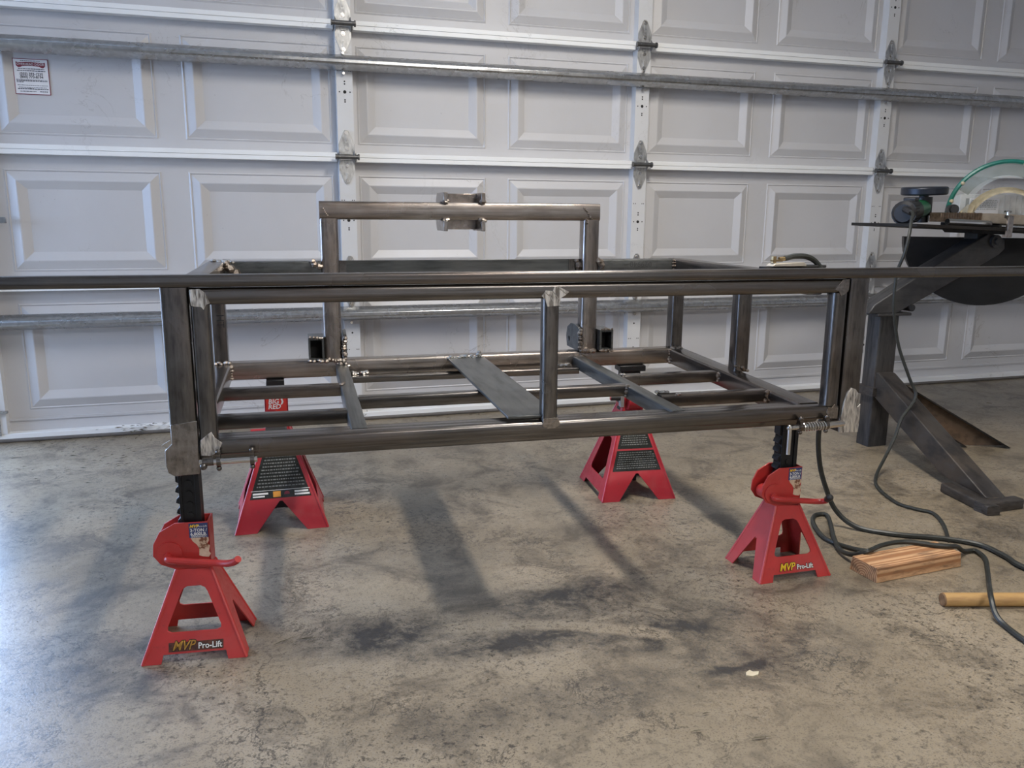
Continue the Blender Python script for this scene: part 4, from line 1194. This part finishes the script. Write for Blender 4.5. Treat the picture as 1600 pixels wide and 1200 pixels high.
# ================================================================== WELDING CLAMP ON THE RAIL
gc = thing('ground_clamp', 'welding ground clamp with brass cable lug lying on the right upper rail', 'clamp', (OX, OY, 0.789), (0, 0, PSI))
MB().box(1.425, 1.535, 0.25, 0.285, 0.0, 0.006).obj('lower_jaw', BLACKSTEEL, gc, bevel=0.001)
MB().prism([(1.442, 0.008), (1.545, 0.008), (1.545, 0.012), (1.538, 0.018), (1.450, 0.015)], lambda x, z: (x, 0.245, z), (0, 0.034, 0)).obj('upper_jaw', simple('pale_jaw', (0.55, 0.50, 0.42), 0.4, 0.4), gc, bevel=0.001)
MB().cyl((1.455, 0.262, 0.016), (1.455, 0.262, 0.034), 0.007, 6).cyl((1.470, 0.262, 0.026), (1.492, 0.262, 0.028), 0.006, 10).box(1.448, 1.478, 0.255, 0.269, 0.020, 0.025).obj('cable_lug', simple('brass', (0.36, 0.26, 0.13), 0.35, 0.9), gc)
MB().box(1.535, 1.615, 0.255, 0.285, 0.002, 0.010).obj('jaw_grip', RUBBER, gc, bevel=0.003)

# ================================================================== CORDS
def cord(name, pts, r, label, cat='cord'):
    P = [Vector(p) for p in pts]
    base = P[-1].copy(); base.z = min(p.z for p in P) - r
    o = MB().sweep([p - base for p in P], r, 8, 6).obj(name, CORDM)
    o.location = base
    return tag(o, label, cat)
A_pts = [(3.336, -1.108, 0.951), (3.315, -1.145, 0.940), (3.275, -1.185, 0.915), (3.245, -1.215, 0.870), (3.228, -1.22, 0.80), (3.221, -1.2, 0.73), (3.218, -1.2, 0.65), (3.227, -1.2, 0.579), (3.262, -1.2, 0.457), (3.31, -1.22, 0.333), (3.328, -1.24, 0.265),
         (3.26, -1.255, 0.19), (3.225, -1.27, 0.126), (3.174, -1.29, 0.062), (3.089, -1.347, 0.010), (3.01, -1.45, 0.006), (2.961, -1.592, 0.006), (2.977, -1.659, 0.006), (3.002, -1.708, 0.006), (2.956, -1.798, 0.006), (2.872, -1.905, 0.006)]
cord('power_cord', A_pts, 0.0058, 'black power cord hanging from the grinder down past the stand leg to the floor')
def wl(x, y, z):
    c, s = math.cos(PSI), math.sin(PSI)
    return (OX + c * x - s * y, OY + s * x + c * y, z)
B_pts = [wl(1.487, 0.262, 0.817), wl(1.52, 0.262, 0.823), wl(1.56, 0.262, 0.820), wl(1.592, 0.262, 0.800), wl(1.612, 0.25, 0.76), (2.505, -1.76, 0.71), (2.525, -1.75, 0.65), (2.536, -1.75, 0.534), (2.532, -1.75, 0.422), (2.536, -1.72, 0.319), (2.562, -1.7, 0.214), (2.592, -1.7, 0.13), (2.635, -1.705, 0.050),
         (2.679, -1.752, 0.010), (2.754, -1.826, 0.008), (2.86, -1.887, 0.008), (2.93, -1.956, 0.008), (2.932, -2.041, 0.008), (2.917, -2.116, 0.008), (2.95, -2.25, 0.008), (3.15, -2.5, 0.008), (3.6, -2.7, 0.008), (4.2, -2.65, 0.008)]
cord('welding_cable', B_pts, 0.0076, 'thick black welding cable dropping from the clamp behind the tailgate to the floor', 'cable')
C_pts = [(2.600, -1.915, 0.007), (2.558, -1.875, 0.007), (2.533, -1.794, 0.007), (2.576, -1.68, 0.007), (2.625, -1.622, 0.007), (2.662, -1.628, 0.007), (2.621, -1.703, 0.007), (2.547, -1.813, 0.014), (2.512, -1.885, 0.012), (2.500, -1.945, 0.024),
         (2.515, -1.985, 0.0475), (2.580, -1.962, 0.0475), (2.639, -1.955, 0.0475), (2.682, -1.967, 0.0475), (2.720, -1.997, 0.0475), (2.758, -2.018, 0.0475), (2.800, -2.003, 0.036), (2.846, -1.985, 0.010), (2.884, -1.988, 0.0075), (2.866, -2.038, 0.0075), (2.803, -2.107, 0.0075), (2.724, -2.185, 0.018),
         (2.655, -2.250, 0.0405), (2.618, -2.290, 0.040), (2.602, -2.319, 0.020), (2.597, -2.350, 0.0075), (2.581, -2.418, 0.0075), (2.576, -2.51, 0.0075), (2.65, -2.75, 0.0075), (3.0, -2.95, 0.0075), (3.5, -2.9, 0.0075)]
cord('looped_cord', C_pts, 0.0066, 'dark cord looped over the pine block and the wooden handle')

# ================================================================== PINE BLOCK AND HANDLE
wb_ = MB().prism([(-0.050, 0.0), (0.047, 0.0), (0.040, 0.040), (-0.046, 0.040)], lambda y, z: (0.0, y, z), (0.296, 0, 0)).obj('wood_block', WOOD, bevel=0.002)
wb_.location = (2.473, -2.024, 0.0); wb_.rotation_euler = (0, 0, math.radians(4.5))
tag(wb_, 'short offcut of pine lumber with sawn end and dark stains on the floor', 'wood block')
hl = thing('hammer_handle', 'round varnished wooden tool handle lying on floor under the cord', 'handle', (2.545, -2.222, 0.0165), (0, 0, math.radians(-16)))
MB().cyl((0, 0, 0), (0.42, 0, 0), 0.0165, 20).obj('shaft', HANDLEWOOD, hl)
MB().cyl((-0.0035, 0, 0), (0.0, 0, 0), 0.0150, 20, 0.0165).obj('end_grain', simple('dark_end_grain', (0.20, 0.11, 0.05), 0.7, 0, 0.3, 60), hl)

# ================================================================== LEAVES AND CHIPS ON THE FLOOR
m2 = MB(); rg = random.Random(21)
def leafq(x, y, z, l, w_, a, tilt=0.4):
    M = Matrix.Translation((x, y, z)) @ Matrix.Rotation(a, 4, 'Z') @ Matrix.Rotation(rg.uniform(-tilt, tilt), 4, 'X')
    vs = [(-l / 2, 0, 0), (-l * 0.15, w_ / 2, 0.0012), (l / 2, 0, 0.0006), (-l * 0.1, -w_ / 2, 0.0016)]
    m2.add([M @ Vector(v) for v in vs], [(0, 1, 2), (0, 2, 3)])
for i in range(75):
    x = rg.uniform(0.05, 2.6); y = -abs(rg.gauss(0, 0.06)) - 0.012
    leafq(x, y, 0.004, rg.uniform(0.008, 0.03), rg.uniform(0.002, 0.006), rg.uniform(0, 6.3))
for i in range(45):
    leafq(0.25 + rg.gauss(0, 0.16), -0.32 + rg.gauss(0, 0.16), 0.004, rg.uniform(0.008, 0.034), rg.uniform(0.002, 0.008), rg.uniform(-0.5, 0.5))
for i in range(50):
    leafq(0.50 + rg.gauss(0, 0.08), -0.006 - abs(rg.gauss(0, 0.008)), rg.uniform(0.012, 0.050), rg.uniform(0.01, 0.035), rg.uniform(0.002, 0.006), rg.uniform(-0.6, 0.6), 1.2)
for (x, y, l) in ((1.00, -1.958, 0.06), (1.05, -1.962, 0.045), (1.716, -2.504, 0.03), (1.818, -2.554, 0.05), (0.412, -0.908, 0.03), (1.76, -2.46, 0.02)):
    leafq(x, y, 0.003, l, 0.004, rg.uniform(-0.3, 0.5), 0.1)
for i in range(140):
    lx, ly = rg.uniform(0.2, 2.8), rg.uniform(-2.6, -0.9)
    if any(abs(lx - a) < 0.16 and abs(ly - b) < 0.17 for a, b in ((0.826, -1.905), (2.288, -1.912), (1.018, -1.148), (2.17, -1.195))):
        continue
    leafq(lx, ly, 0.0025, rg.uniform(0.003, 0.010), rg.uniform(0.002, 0.004), rg.uniform(0, 6.3), 0.2)
for i in range(14):
    leafq(1.40 + rg.gauss(0, 0.012), -0.03 + rg.gauss(0, 0.008), rg.uniform(0.006, 0.07), 0.04, 0.006, rg.uniform(1.0, 2.0), 1.4)
lv = m2.obj('dry_leaf_litter', LEAF)
lv['kind'] = 'stuff'; lv['label'] = 'dry leaf bits and chips scattered over the floor and door sill'; lv['category'] = 'litter'

ch = tag(MB().prism([(-0.016, -0.004), (-0.004, -0.010), (0.010, -0.008), (0.018, 0.002), (0.006, 0.004), (0.002, 0.012), (-0.010, 0.006)], lambda x, y: (x, y, 0.0), (0, 0, 0.0025)).obj('paint_chip', simple('pale_chip', (0.55, 0.48, 0.34), 0.7)), 'small pale chip lying beside a dark smear on the floor', 'chip')
ch.location = (1.923, -2.360, 0.0)
